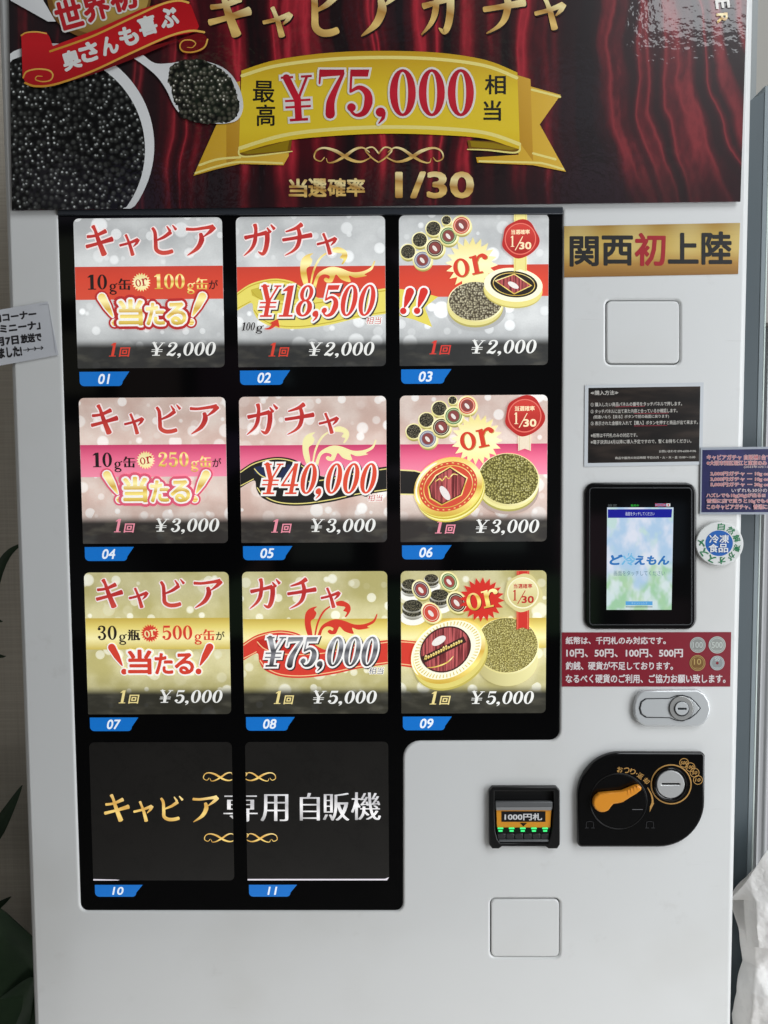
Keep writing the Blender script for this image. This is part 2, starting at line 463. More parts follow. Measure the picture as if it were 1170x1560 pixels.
    def build(s, name, parent):
        # flip faces so that they look out of the machine
        fs = []
        for f in s.f:
            a, b, c = s.v[f[0]], s.v[f[1]], s.v[f[2]]
            nrm = (b - a).cross(c - a)
            fs.append(f if nrm.y < 0 else tuple(reversed(f)))
        return link(name, s.v, fs, s.mats, s.fm, parent, s.uv)
KANA = {
 'キ': [([(6, 37), (38, 33), (74, 19)], [9, 8, 13]), ([(2, 69), (45, 59), (97, 45)], [11, 9, 15]), ([(28, 3), (36, 18), (47, 50), (66, 95)], [12, 9, 13, 17])],
 'ャ': [([(3, 52), (45, 42), (90, 26)], [10, 10, 14]), ([(93, 26), (84, 42), (68, 58)], [13, 11, 3]), ([(33, 4), (42, 25), (52, 52), (64, 96)], [11, 10, 13, 16])],
 'ビ': [([(7, 9), (16, 25), (18, 60), (20, 84), (38, 95), (62, 95), (82, 90)], [9, 11, 12, 13, 13, 13, 12]), ([(76, 24), (52, 40), (20, 53)], [13, 10, 5]),
        ([(62, 3), (74, 20)], [4, 9]), ([(84, 0), (97, 15)], [4, 9])],
 'ア': [([(3, 13), (30, 14), (70, 9), (92, 6)], [9, 8, 9, 13]), ([(95, 8), (82, 22), (60, 38)], [14, 10, 3]), ([(50, 28), (53, 48), (38, 75), (4, 98)], [10, 15, 12, 2])],
 'ガ': [([(5, 43), (40, 36), (74, 28)], [11, 8, 12]), ([(76, 28), (76, 52), (70, 80), (60, 93), (46, 86)], [13, 13, 12, 10, 2]), ([(37, 3), (40, 20), (36, 55), (24, 78), (0, 99)], [11, 9, 11, 8, 2]),
        ([(76, 13), (86, 27)], [4, 9]), ([(88, 4), (99, 17)], [4, 9])],
 'チ': [([(66, 4), (45, 16), (12, 26)], [13, 9, 4]), ([(2, 51), (40, 46), (98, 37)], [9, 9, 13]), ([(54, 16), (59, 40), (52, 68), (36, 85), (8, 99)], [9, 12, 11, 7, 2])],
}
SERIF = {
 '0': ([('ring', 30, 50, 27, 50, 11, 44)], 60),
 '1': ([('poly', [(19, 2), (38, 0), (38, 96), (19, 96)]), ('poly', [(6, 94), (52, 94), (52, 100), (6, 100)]), ('poly', [(5, 16), (5, 20), (20, 18), (20, 2)])], 56),
 '2': ([('s', [(9, 26), (12, 11), (28, 4), (43, 12), (46, 28), (36, 50), (10, 84)], [6, 7, 7, 14, 17, 14, 5]), ('dot', 13, 27, 9), ('s', [(8, 93), (20, 88), (38, 93), (51, 76)], [9, 15, 15, 3])], 60),
 '3': ([('s', [(9, 22), (14, 8), (28, 3), (42, 12), (43, 28), (34, 42), (22, 46)], [6, 7, 7, 14, 15, 9, 5]), ('s', [(22, 46), (38, 52), (46, 72), (38, 92), (20, 97), (8, 82)], [5, 10, 17, 12, 6, 6]), ('dot', 13, 23, 9), ('dot', 13, 80, 9)], 60),
 '4': ([('poly', [(33, 0), (47, 0), (47, 96), (33, 96)]), ('poly', [(20, 94), (60, 94), (60, 100), (20, 100)]), ('s', [(38, 4), (5, 69)], [6, 6]), ('poly', [(1, 67), (60, 67), (60, 74), (1, 74)])], 63),
 '5': ([('poly', [(10, 1), (49, 1), (46, 16), (10, 16)]), ('s', [(12, 4), (10, 48)], [5, 5]), ('s', [(10, 48), (28, 39), (44, 50), (47, 70), (38, 92), (20, 97), (7, 82)], [5, 9, 15, 18, 13, 6, 6]), ('dot', 12, 81, 9)], 60),
 '7': ([('poly', [(5, 1), (55, 1), (55, 13), (5, 17)]), ('s', [(6, 3), (4, 30)], [5, 4]), ('s', [(53, 9), (36, 45), (27, 70), (26, 95)], [6, 12, 17, 20])], 58),
 '8': ([('ring', 30, 26, 22, 26, 9, 20), ('ring', 30, 73, 27, 27, 11, 21)], 60),
 '¥': ([('s', [(12, 3), (33, 52)], [16, 15]), ('s', [(57, 3), (35, 52)], [6, 6]), ('poly', [(26, 48), (41, 48), (41, 97), (26, 97)]), ('poly', [(14, 94), (54, 94), (54, 100), (14, 100)]),
        ('poly', [(0, 0), (27, 0), (27, 5), (0, 5)]), ('poly', [(44, 0), (68, 0), (68, 5), (44, 5)]), ('poly', [(6, 52), (62, 52), (62, 57), (6, 57)]), ('poly', [(6, 66), (62, 66), (62, 71), (6, 71)])], 72),
 ',': ([('dot', 12, 91, 10), ('s', [(19, 93), (17, 104), (8, 115)], [8, 7, 2])], 28),
 'g': ([('ring', 22, 42, 19, 20, 8, 15), ('ring', 24, 88, 22, 15, 13, 8), ('s', [(10, 60), (8, 68), (30, 74), (42, 82)], [7, 9, 8, 7]), ('s', [(36, 28), (48, 22)], [5, 8])], 50),
 'o': ([('ring', 30, 64, 27, 36, 13, 29)], 62),
 'r': ([('poly', [(10, 30), (26, 28), (26, 96), (10, 96)]), ('poly', [(1, 93), (38, 93), (38, 100), (1, 100)]), ('poly', [(1, 30), (14, 30), (14, 36), (1, 36)]), ('s', [(24, 54), (33, 37), (46, 34), (54, 38)], [5, 9, 13, 12]), ('dot', 54, 43, 9)], 66),
 ' ': ([], 22),
}
def scroll(A, cx, cy, w, h, m, t):
    """double-swash flourish, mirrored about cx"""
    for sg in (-1, 1):
        q = lambda x, y: (cx + sg * x * w / 2, cy + y * h / 2)
        A.stroke([q(.82, .30), q(.88, .72), q(.97, .35), q(.94, -.45), q(.82, -.78), q(.64, -.40), q(.44, .50), q(.27, .78), q(.12, .30)], [t * .5, t * .6, t * .7, t * .8, t, t * 1.7, t * 1.7, t, t * .5], m)
        A.stroke([q(.79, .42), q(.76, .88), q(.65, .74), q(.50, .10), q(.36, -.62), q(.24, -.80), q(.14, -.30)], [t * .4, t * .6, t, t * 1.6, t * 1.3, t * .8, t * .5], m)
        A.stroke([q(0, -.15), q(.09, -.85), q(.2, -.55), q(.1, .35), q(0, .85)], t * .75, m)
# ================================================================ SETTING
def setting(o): o['kind'] = 'structure'; return o
m_floor, nb = new('floor_tile', rough=.45)
finish(nb, nb.mix(nb.noise(nb.n('ShaderNodeTexCoord').outputs['Object'], 9, 4), rgb((84, 82, 78)), rgb((104, 102, 97))))
setting(box('floor', (-3.5, -4.5, -.08), (3.5, 1.2, 0), m_floor))

m_wall, nb = new('lined_wallpaper', rough=.8)
v = nb.uv('metric'); z = nb.sep(v)[1]
w1 = nb.noise(nb.vmath('MULTIPLY', v, (6, 300, 1)), 1, 2)
w2 = nb.noise(nb.vmath('MULTIPLY', v, (260, 5, 1)), 1, 2)
tex = nb.math('ADD', nb.math('MULTIPLY', w1, .6), nb.math('MULTIPLY', w2, .4))
finish(nb, nb.mix(nb.smooth(tex, .35, .65), rgb((210, 201, 186)), rgb((224, 216, 201))))
nb.bump(tex, .25, .001)
YW = .34
zb = at(30, 1455, YW).z
tag(box('wall', (-2.6, YW, zb), (-.30, YW + .12, 2.7), m_wall), 'beige wall with a fine horizontal weave left of the vending machine', 'wall')
m_dark = pm('dark_baseboard', (16, 17, 17), rough=.6)
tag(box('baseboard', (-2.6, YW - .012, .0), (-.30, YW + .12, zb - .002), m_dark), 'black box standing in for the shadowed floor below the beige wall', 'baseboard')  # box put in for the shaded floor, its darkness is in the colour

# right: grey aluminium column with its pale edge strip, a dark gap and a pale ribbed shutter behind
m_alu, nb = new('blue_grey_aluminium', rough=.48)
v = nb.uv('metric')
finish(nb, nb.mix(nb.noise(nb.vmath('MULTIPLY', v, (60, 1.2, 1)), 1, 3), rgb((66, 76, 81)), rgb((76, 87, 92))))
m_fl = pm('grey_aluminium', (128, 138, 142), rough=.45)
m_strip = pm('pale_aluminium', (214, 226, 220), rough=.4)
m_beige = pm('beige_frame', (150, 146, 138), rough=.5)
yc = .05
x_in, x_a, x_c, x_b = at(1100, 700, yc).x, at(1151.5, 700, yc).x, at(1158.6, 700, yc).x, at(1161, 700, yc).x
ztop = at(1150, 140, yc).z
col = thing('door_frame', 'blue grey aluminium door frame post close to the right side of the vending machine', 'door frame', (x_a, yc, 0))
vs = [(x_in, yc, 0), (x_a, yc, 0), (x_a, yc + .14, 0), (x_in, yc + .14, 0), (x_in, yc, ztop - .03), (x_a, yc, ztop), (x_a, yc + .14, ztop), (x_in, yc + .14, ztop - .03)]
fs = [(3, 2, 1, 0), (4, 5, 6, 7), (0, 1, 5, 4), (1, 2, 6, 5), (2, 3, 7, 6), (3, 0, 4, 7)]
link('post', vs, fs, [m_alu], parent=col)
box('flange', (x_a + .0005, yc - .001, 0), (x_c, yc + .10, ztop + .008), m_fl, col, bevel=.0006)
box('edge_strip', (x_c + .0003, yc - .0015, 0), (x_b, yc + .10, ztop + .012), m_strip, col, bevel=.0006)
yh = .17
hx0, hx1, hx2 = at(1136, 60, yh).x, at(1148, 60, yh).x, at(1159, 60, yh).x
hd = thing('door_lintel', 'beige and grey upper door frame rising above the blue grey post', 'door frame', (hx1, yh, ztop - .05))
box('upright', (hx0 - .05, yh + .03, ztop - .25), (hx1, yh + .10, 2.7), pm('grey_frame', (150, 160, 164), rough=.4, metal=.2), hd)
box('rail', (hx1 + .0005, yh + .012, ztop - .25), (hx2, yh + .10, 2.7), pm('mid_grey_frame', (118, 122, 122), rough=.4, metal=.2), hd)
box('panel', (hx2 + .0005, yh + .035, ztop - .30), (hx2 + .35, yh + .10, 2.7), m_beige, hd)
sx0 = at(1166.5, 700, .24).x
m_sh, nb = new('pale_shutter', rough=.5)
xw = nb.sep(nb.uv('metric'))[0]
rib = nb.math('SINE', nb.math('MULTIPLY', xw, 2 * PI / .016))
finish(nb, nb.mix(nb.smooth(rib, -.6, .9), rgb((146, 146, 147)), rgb((184, 184, 185)))); nb.bump(rib, .6, .003)
sh = tag(box('shutter', (sx0, .24, 0), (sx0 + .7, .27, 1.9), m_sh), 'pale vertically ribbed shutter at the right edge behind the aluminium post', 'shutter')
tag(box('back_wall', (x_in - .3, .62, 0), (2.4, .7, 2.7), pm('unlit_wall', (18, 19, 20), rough=.8)), 'recess wall coloured dark for the shade in the narrow gap beside the shutter', 'wall')  # near black colour holds the gap's shade

# ---------------------------------------------------------------- plant at the left
m_leaf, nb = new('dark_leaf', rough=.55)
finish(nb, nb.mix(nb.noise(nb.uv('metric'), 40, 3), rgb((32, 54, 36)), rgb((58, 82, 54))))
pl_ = at(-60, 1560, .16)
plant = thing('potted_plant', 'dark spiky leaved plant standing at the left foot of the beige wall', 'plant', (pl_.x, .16, 0))
def leaf(path, ws, Y0, Y1, name='leaf'):
    P, w = spline(path, ws, 8); vs = []; fs = []
    for i, (p, q) in enumerate(zip(P, w)):
        t = (P[min(i + 1, len(P) - 1)] - P[max(i - 1, 0)]).normalized(); nrm = Vector((-t.y, t.x)); Y = Y0 + (Y1 - Y0) * i / (len(P) - 1)
        a, b, c = at(*(p + nrm * q / 2), Y), at(*p, Y), at(*(p - nrm * q / 2), Y); b.y += .006 * q / 20
        vs += [a, b, c, a + Vector((0, .0025, 0)), b + Vector((0, .0025, 0)), c + Vector((0, .0025, 0))]
    for i in range(len(P) - 1):
        k = 6 * i
        fs += [(k, k + 1, k + 7, k + 6), (k + 1, k + 2, k + 8, k + 7), (k + 9, k + 10, k + 4, k + 3), (k + 10, k + 11, k + 5, k + 4), (k, k + 6, k + 9, k + 3), (k + 2, k + 5, k + 11, k + 8)]
    return link(name, vs, fs, [m_leaf], parent=plant, smooth=True)
leaf([(-150, 1560), (-70, 1180), (-10, 890), (34, 826)], [26, 30, 17, 1], .17, .24)
leaf([(-160, 1560), (-60, 1340), (-4, 1262), (33, 1197)], [26, 34, 24, 1], .17, .26)
leaf([(-160, 1570), (-90, 1440), (-20, 1392), (16, 1367)], [24, 28, 16, 1], .17, .24)
leaf([(-160, 1550), (-90, 1180), (-30, 1020), (8, 1000)], [24, 28, 14, 1], .18, .24)
leaf([(-160, 1550), (-110, 1100), (-30, 958), (3, 947)], [24, 28, 12, 1], .18, .24)
leaf([(-130, 1330), (-30, 1430), (30, 1500), (56, 1600), (70, 1700)], [60, 110, 120, 110, 60], .12, .10)
leaf([(-60, 1700), (-10, 1590), (20, 1540), (50, 1490)], [60, 70, 60, 6], .09, .13)
pot = plate('pot', ell(0, 0, .15, .15), [], 0, .02, .003, pm('pot_clay', (60, 52, 46), rough=.7), plant, mapf=lambda x, y: Vector((x, 0, y)))
bpy.data.objects.remove(pot)
def lathe(name, prof, c, mat, parent, n=32):
    vs = []; fs = []
    for r, z in prof:
        for i in range(n): vs.append((c[0] + r * math.cos(2 * PI * i / n), c[1] + r * math.sin(2 * PI * i / n), c[2] + z))
    for j in range(len(prof) - 1):
        for i in range(n): fs.append((j * n + i, j * n + (i + 1) % n, (j + 1) * n + (i + 1) % n, (j + 1) * n + i))
    return shade(link(name, vs, fs, [mat], parent=parent), 50)
lathe('pot', [(.001, 0), (.075, 0), (.10, .22), (.11, .22), (.11, .25), (.095, .25), (.09, .20), (.001, .20)], (pl_.x, .16, 0), pm('pot_clay', (44, 40, 38), rough=.7), plant)
lathe('stem', [(.02, .19), (.016, .40), (.012, zb)], (pl_.x, .16, 0), m_leaf, plant, 12)

# ================================================================ VENDING MACHINE
XL, XR = plane_to_world(-.432, 0).x, plane_to_world(4.488, 0).x
ZT = 1.93
vm = thing('vending_machine', 'white food vending machine with a black display window and touch screen', 'vending machine', ((XL + XR) / 2, .4, 0))
m_white, nb = new('white_enamel', rough=.34, coat=.15)
v = nb.n('ShaderNodeTexCoord').outputs['Object']
n1 = nb.noise(v, 3.5, 4); n2 = nb.noise(v, 260, 2)
scr = nb.noise(nb.vmath('MULTIPLY', v, (9, 9, 260)), 1, 3, .6); scm = nb.noise(v, 7, 3)
wh = nb.mix(nb.smooth(n1, .45, .8), rgb((226, 227, 226)), rgb((216, 216, 213)))
wh = nb.mix(nb.math('MULTIPLY', nb.math('MULTIPLY', nb.smooth(scr, .68, .80), nb.smooth(scm, .5, .7)), .45), wh, rgb((172, 171, 166)))
smu = nb.noise(v, 19, 5, .65)
wh = nb.mix(nb.math('MULTIPLY', nb.smooth(smu, .60, .78), .22), wh, rgb((186, 184, 178)))
finish(nb, wh); nb.bump(n2, .06, .0004)
nb.put(nb.b.inputs['Roughness'], nb.math('ADD', nb.math('MULTIPLY', smu, .22), .24))
m_black = pm('black_glass', (6, 6, 7), rough=.06, spec=.45)
m_bplast = pm('black_plastic', (15, 15, 16), rough=.32)
m_bgloss = pm('gloss_black_plastic', (9, 9, 10), rough=.12)
m_seam = pm('dark_seam', (20, 20, 20), rough=.7)

ident = lambda x, y: Vector((x, 0, y))
p0 = at
win = [(87, 323), (858, 321), *ell(838, 1112, 15, 16, 5, 0, 0, PI / 2), *[(640 - 26 * math.sin(a), 1155 - 26 * math.cos(a)) for a in [PI / 2 * i / 6 for i in range(7)]],
       *ell(603, 1376, 11, 12, 5, 0, 0, PI / 2), *ell(133, 1376, 11, 12, 5, 0, PI / 2, PI)]
cover_a = rrect(923, 457, 1036, 555, 8); cover_b = rrect(747, 1369, 853, 1459, 8)
screen_hole = rrect(893, 738, 1058, 956, 14)
bill_hole = rrect(748, 1203, 850, 1288, 6)
a = lambda pts: [(at(*p).x, at(*p).z) for p in pts]
door_out = [(XL, .16), (XR, .16), (XR, ZT), (XL, ZT)]
plate('door', door_out, [a(win), a(cover_a), a(cover_b), a(screen_hole), a(bill_hole)], 0, .05, .0035, m_white, vm, mapf=ident, res=3)
# soft outer edges of the door: slim side rolls
for nm, x, sgn in (('side_trim', XL, -1), ('side_trim', XR, 1)):
    vs = []; fs = []; n = 8
    for z in (.16, ZT):
        for i in range(n + 1):
            t = PI / 2 * i / n; vs.append((x + sgn * .011 * math.sin(t) - sgn * .004, .0115 - .011 * math.cos(t) + .0006, z))
        vs.append((x + sgn * .007, .05, z)); vs.append((x - sgn * .004, .05, z))
    k = n + 3
    for i in range(k): j = (i + 1) % k; fs.append((i, j, k + j, k + i) if sgn > 0 else (i, k + i, k + j, j))
    fs.append(tuple(range(k))); fs.append(tuple(range(2 * k - 1, k - 1, -1)))
    o = link(nm, vs, fs, [m_white], parent=vm); shade(o, 40)
box('cabinet', (XL + .01, .052, .10), (XR - .01, .86, ZT - .01), m_white, vm, bevel=.012)
box('plinth', (XL + .03, .09, .0), (XR - .03, .82, .099), m_bplast, vm)
box('kick_panel', (XL, .0, .05), (XR, .05, .155), pm('grey_kick_panel', (170, 172, 172), rough=.4), vm, bevel=.004)
box('backing', (XL + .02, .0115, .30), (XR - .02, .051, ZT - .02), pm('pale_seam', (120, 122, 122), rough=.6), vm)

# display window and its blue number tags
dw = plate('display_window', win, [], -.0022, .008, .0006, m_black, vm, mapf=pxmap(0))
frame_bar = plate('top_bezel', [(87, 317), (858, 315), (858, 326), (87, 327)], [], .0028, .006, .001, pm('bezel_grey', (52, 56, 62), rough=.25), vm)
TAGU = {}
m_tag = ink((16, 104, 186), 'lit'); m_tagt = ink((222, 230, 238), 'lit')
def cardmap(r, c): return lambda u, v: plane_to_world(c * GX + u / 100, r * GY + v / 100 * GH)
for i in range(11):
    r, c = divmod(i, 3)
    A = Art(cardmap(r, c), -.0021)
    dv = 0 if r < 3 else 1
    v0, v1 = (102.3 + dv, 112)
    A.poly([(1, v0), (35, v0), (30.3, v1 - 3), *ell(27.6, v1 - 2.6, 2.6, 2.6, 3, 0, .3, PI / 2), *ell(4, v1 - 3, 3, 3, 4, 0, PI / 2, PI)], m_tag)
    nn_ = '%02d' % (i + 1); w_ = 4.4 - .8 * nn_.count('1')
    A.text(nn_, (17.5 - w_, v0 + 1.6, 17.5 + w_, v1 - 1.5), m_tagt, bold=.024, shear=.2)
    o = A.build('number_tag', dw); o['label'] = 'blue number tag reading %02d' % (i + 1)

# blank covers
for nm, p, lb in (('blank_cover', rrect(924.4, 458.6, 1034.6, 553.4, 7.2), 'blank white cover at the upper right'), ('blank_cover', rrect(748.4, 1370.6, 851.6, 1457.4, 7.2), 'blank white cover low on the door')):
    o = plate(nm, p, [], -.0003, .010, .0016, m_white, vm); o['label'] = lb

# touch screen unit
tp = plate('touch_screen', rrect(891, 735.5, 1060.5, 959, 15), [], .004, .012, .0025, m_bgloss, vm)
plate('screen_glass', rrect(899, 744, 1053, 951, 5), [], .0043, .0008, .0003, m_black, tp)
m_rim = pm('steel_rim', (96, 98, 100), rough=.3, metal=.8)
plate('rim', rrect(897.5, 742.5, 1054.5, 952.5, 6), [rrect(898.8, 743.8, 1053.2, 951.2, 5)], .0046, .0008, .0001, m_rim, tp)
m_scr, nb = new('screen_picture', rough=.12)
uv = nb.uv('UVMap'); sc_ = nb.sep(uv)
n1 = nb.noise(uv, 3.2, 3); n2 = nb.noise(nb.vmath('ADD', uv, (4, 2, 0)), 5, 2); n3 = nb.noise(nb.vmath('ADD', uv, (9, 5, 0)), 2.6, 2)
sky = nb.mix(nb.smooth(n1, .4, .62), rgb((178, 208, 236)), rgb((226, 232, 246)))
sky = nb.mix(nb.math('MULTIPLY', nb.smooth(n2, .52, .68), nb.smooth(sc_[1], .5, .8)), sky, rgb((198, 226, 222)))
grn = nb.mix(nb.smooth(n2, .40, .6), rgb((158, 210, 140)), rgb((222, 238, 232)))
g = nb.math('MULTIPLY', nb.smooth(nb.math('ADD', nb.math('MULTIPLY', n3, .8), nb.math('MULTIPLY', nb.math('SUBTRACT', .52, sc_[1]), .6)), .42, .58), nb.smooth(sc_[1], .62, .38))
col = nb.mix(nb.math('MULTIPLY', g, .75), sky, grn)
nb.b.inputs['Base Color'].default_value = (.01, .01, .01, 1); nb.put(nb.b.inputs['Emission Color'], col); nb.b.inputs['Emission Strength'].default_value = .92
def glow(c, st=.9):
    k = ('glow', tuple(c), st)
    if k not in MATS:
        m = bpy.data.materials.new('screen_colour'); m.use_nodes = True; b = m.node_tree.nodes['Principled BSDF']
        b.inputs['Base Color'].default_value = (.01, .01, .01, 1); b.inputs['Roughness'].default_value = .12
        b.inputs['Emission Color'].default_value = rgb(c); b.inputs['Emission Strength'].default_value = st; MATS[k] = m
    return MATS[k]
A = Art(pxmap(.0046), .0046)
A.poly([(925, 773), (1026, 773), (1023, 929), (924, 929)], m_scr)
A.poly([(926, 776), (1024, 775.5), (1023, 788.5), (926, 789)], glow((12, 18, 150)))
A.text('画面をタッチしてください', (953, 780, 997, 785.5), glow((220, 225, 250)), bold=.0)
A.text('ど', (930, 845.5, 947, 860), glow((44, 118, 190)), bold=.05, shear=.15)
A.text('冷', (948, 846, 968, 861), glow((120, 190, 232)), bold=.03, shear=.15)
A.stroke([(958, 843), (957, 846)], 1.4, glow((120, 190, 232))); A.stroke([(962, 843), (961, 846)], 1.4, glow((120, 190, 232)))
A.text('えもん', (968, 847, 1019, 860), glow((44, 118, 190)), bold=.05, shear=.15)
A.text('画面をタッチしてください', (935, 869.5, 1013, 877), glow((96, 130, 150)), bold=.0)
A.poly([(953, 916), (994, 916), (994, 922), (953, 922)], glow((92, 168, 226)))
A.stroke([(953, 924.5), (994, 924.5)], 1, glow((40, 70, 90)), caps=False)
A.text('キャッシュレス', (962, 917, 986, 921), glow((170, 215, 245)), bold=0)
# status bar above the picture
A.text('設定', (926, 768, 940, 772), glow((120, 130, 130), .5), bold=0)
A.text('販売中', (961, 768.3, 973, 772), glow((50, 190, 60), .8), bold=.01)
A.poly([(998, 767), (1014, 767), (1014, 771.5), (998, 771.5)], glow((150, 130, 170)))
A.stroke([(998, 767), (1014, 771.5)], .8, glow((190, 40, 60))); A.stroke([(998, 771.5), (1014, 767)], .8, glow((190, 40, 60)))
A.poly([(1015, 767), (1021, 767), (1021, 771.5), (1015, 771.5)], glow((225, 225, 230)))
A.poly(ell(1018, 769.3, 1.4, n=10), glow((200, 40, 50)))
A.build('screen_display', tp)

# door lock
m_chrome = pm('chrome', (214, 217, 218), rough=.2, metal=.25)
m_chrome2 = pm('satin_chrome', (178, 178, 176), rough=.25, metal=.4)
ang = .01
lo = [(982, 1052.5), (1064, 1051.5), (1074, 1057), (1081, 1068), (1083.5, 1081), (1080, 1094), (1073, 1103), (1063, 1107), (982, 1107), (972, 1101), (966.5, 1090), (965.5, 1077), (969, 1063), (975, 1055.5)]
lk = plate('lock', lo, [], .007, .009, .0028, m_chrome, vm, res=3)
key_out = [(983, 1064), (1020, 1063.5), (1030, 1059.5), (1040, 1058.5), (1052, 1062), (1061, 1070), (1068, 1079), (1062, 1087), (1052, 1095), (1040, 1099), (1030, 1098), (1020, 1094), (984, 1093.5), (976, 1088), (973.5, 1079), (976, 1069)]
m_rec = pm('dark_chrome', (70, 73, 76), rough=.3, metal=.9)
plate('recess_line', key_out, [[(1021.5 + (x - 1021.5) * .965, 1079 + (y - 1079) * .93) for x, y in key_out]], .0076, .0012, .0002, m_rec, lk)
plate('handle', [(1021.5 + (x - 1021.5) * .955, 1079 + (y - 1079) * .91) for x, y in key_out], [], .0082, .0016, .0006, m_chrome, lk)
cyl = plate('cylinder', ell(1038.5, 1079, 18.5), [], .0105, .0032, .001, m_chrome2, lk)
plate('keyway_ring', ell(1038.5, 1079, 18.8), [ell(1038.5, 1079, 17.3)], .0100, .0022, .0003, m_rec, cyl)
plate('plug', ell(1039, 1080, 11.5), [], .0116, .0016, .0005, m_rec, cyl)
plate('plug_face', ell(1039, 1079.5, 10.2), [rrect(1032.5, 1078.3, 1046, 1081.6, 1)], .0122, .0014, .0004, m_chrome, cyl)

# coin unit
co = [*[(946 - 66 * math.cos(t), 1214 - 67 * math.sin(t)) for t in [PI / 2 * i / 14 for i in range(15)]], *rrect(1060, 1147.5, 1074.5, 1160, (0, 5, 0, 0))[1:-2],
      *[(1004 + 70 * math.cos(t), 1221 + 70 * math.sin(t)) for t in [PI / 2 * i / 14 for i in range(15)]], *ell(886.5, 1285, 6, 6, 4, 0, PI / 2, PI)]
cu_ = plate('coin_panel', co, [], .009, .010, .003, m_bgloss, vm, res=3)
m_gold = ink((196, 150, 84), 'film')
plate('dial_rim', ell(942.5, 1221, 44, 43), [ell(942.5, 1221, 42.4, 41.4)], .0100, .0016, .0005, m_bplast, cu_)
plate('dial', ell(942.5, 1221, 42, 41), [], .0094, .0012, .0003, pm('dial_black', (7, 7, 8), rough=.2), cu_)
m_or = pm('orange_plastic', (232, 150, 40), rough=.35, coat=.2)
lev = [*ell(918, 1224, 14.2, 14.2, 12, 0, .35 * PI, 1.35 * PI), (913, 1209.5), (930, 1208), (948, 1206.5), (958, 1202.5), (969, 1198), (974.5, 1197.5), (978, 1200.5), (977.5, 1204), (970, 1210), (959, 1216.5), (950, 1222.5), (943, 1224.5), (935, 1225.5), (931, 1230), (927.5, 1235)]
lv = plate('return_lever', lev, [], .0185, .0085, .0024, m_or, cu_, res=3)
plate('lever_shaft', ell(919, 1224, 7.5), [], .0102, .0012, .0003, pm('orange_shaft', (150, 92, 22), rough=.5), cu_)
for i in range(4):
    t = i / 3; x, y = 957 + 14 * t, 1208.5 - 8 * t
    plate('grip_ridge', [(x - 1.1, y - 4.5), (x + .5, y - 4.8), (x + 1.6, y + 2.6), (x, y + 3)], [], .0191, .0012, .0003, m_or, lv)
plate('slot_ring', ell(1022.5, 1195, 31.3, 30.6), [ell(1022.5, 1195, 29.4, 28.7)], .0094, .0006, .0001, m_gold, cu_)
plate('slot_bezel', ell(1022, 1196, 25.5, 26), [ell(1022, 1195, 21.8, 21.6)], .0135, .006, .0022, m_bgloss, cu_)
sl = plate('coin_slot', ell(1022, 1195, 21.4, 21.2), [rrect(1008, 1193.3, 1036, 1196.3, 1)], .0122, .005, .0012, pm('brushed_steel', (206, 207, 206), rough=.28, metal=.4), cu_)
plate('slot_opening', [(1006, 1191), (1038, 1191), (1038, 1199), (1006, 1199)], [], .0088, .0007, .0001, m_seam, sl)
A = Art(pxmap(.0092), .0092)
for ch, x, y, rr in (('お', 944.5, 1172.5, .06), ('つ', 954.5, 1173.5, .14), ('り', 964, 1175.5, .24), ('・', 970, 1178.5, .4), ('返', 975.5, 1182, .62), ('却', 984.5, 1189.5, .85)):
    s_ = 4.2 if ch != '・' else .9
    A.text(ch, (x - s_, y - s_, x + s_, y + s_), m_gold, bold=.02, rot=rr)
for tx_, x, y in (('500', 1042, 1162), ('100', 1051.5, 1168.5), ('50', 1058, 1177), ('10', 1063, 1188)):
    A.poly(ell(x, y, 7.4, 7.2, 24), m_gold, [ell(x, y, 6.3, 6.1, 24)])
    w_ = 5 if len(tx_) == 3 else 3.8
    A.text(tx_, (x - w_, y - 2.4, x + w_, y + 2.4), m_gold, bold=.03, shear=.2)
A.stroke([(986.5, 1200), (992, 1210), (994, 1221), (991, 1229)], [1, 2.2, 3, 2.6], m_gold)
A.poly([(994.5, 1222), (996.5, 1223), (989.5, 1237), (990, 1229)], m_gold)
A.stroke([(963, 1233), (979, 1233)], 1, ink((110, 110, 112), 'film'), caps=False)
for x in (898.5, 990):
    A.stroke([(x - 5, 1261), (x - 5, 1252), (x + 5, 1252), (x + 5, 1261)], .9, ink((52, 52, 54), 'film'), n=2)
    A.stroke([(x - 7, 1261), (x - 2, 1261)], .9, ink((52, 52, 54), 'film')); A.stroke([(x + 2, 1261), (x + 7, 1261)], .9, ink((52, 52, 54), 'film'))
A.build('lettering', cu_)

# bill slot
fo = [*rrect(745.5, 1199.5, 853, 1290, (6, 6, 5, 5))]
fo2 = [(745.5 + 5, 1199.5), (848, 1199.5), (853, 1204.5), (853, 1287), (849, 1293), (836, 1293), (831, 1289.5), (765, 1289.5), (760, 1293), (750, 1293), (745.5, 1287), (745.5, 1205)]
bh = plate('bill_slot', fo2, [[(753.5, 1205.5), (843.5, 1205.5), (843.5, 1232), (841.5, 1260), (838, 1276), (835, 1285), (762, 1285), (758, 1279), (754.5, 1266), (753.5, 1240)]], .0078, .009, .0012, m_bplast, vm)
c0, c1 = at(748.5, 1289), at(849.5, 1202)
box('slot_back', (c0.x, .0005, c0.z), (c1.x, .010, c1.z), m_bplast, bh)
m_gy = pm('grey_bar', (98, 99, 100), rough=.4)
b0, b1 = at(754.5, 1234, -.006), at(842, 1221.5, -.006)
box('grey_bar', (b0.x, -.0062, b0.z), (b1.x, -.0005, b1.z), m_gy, bh, bevel=.0015)
plate('grey_bar_lip', [(756, 1230), (840, 1230), (840, 1234.5), (756, 1234.5)], [], .0070, .0012, .0003, pm('light_grey_lip', (140, 140, 140), rough=.4), bh)
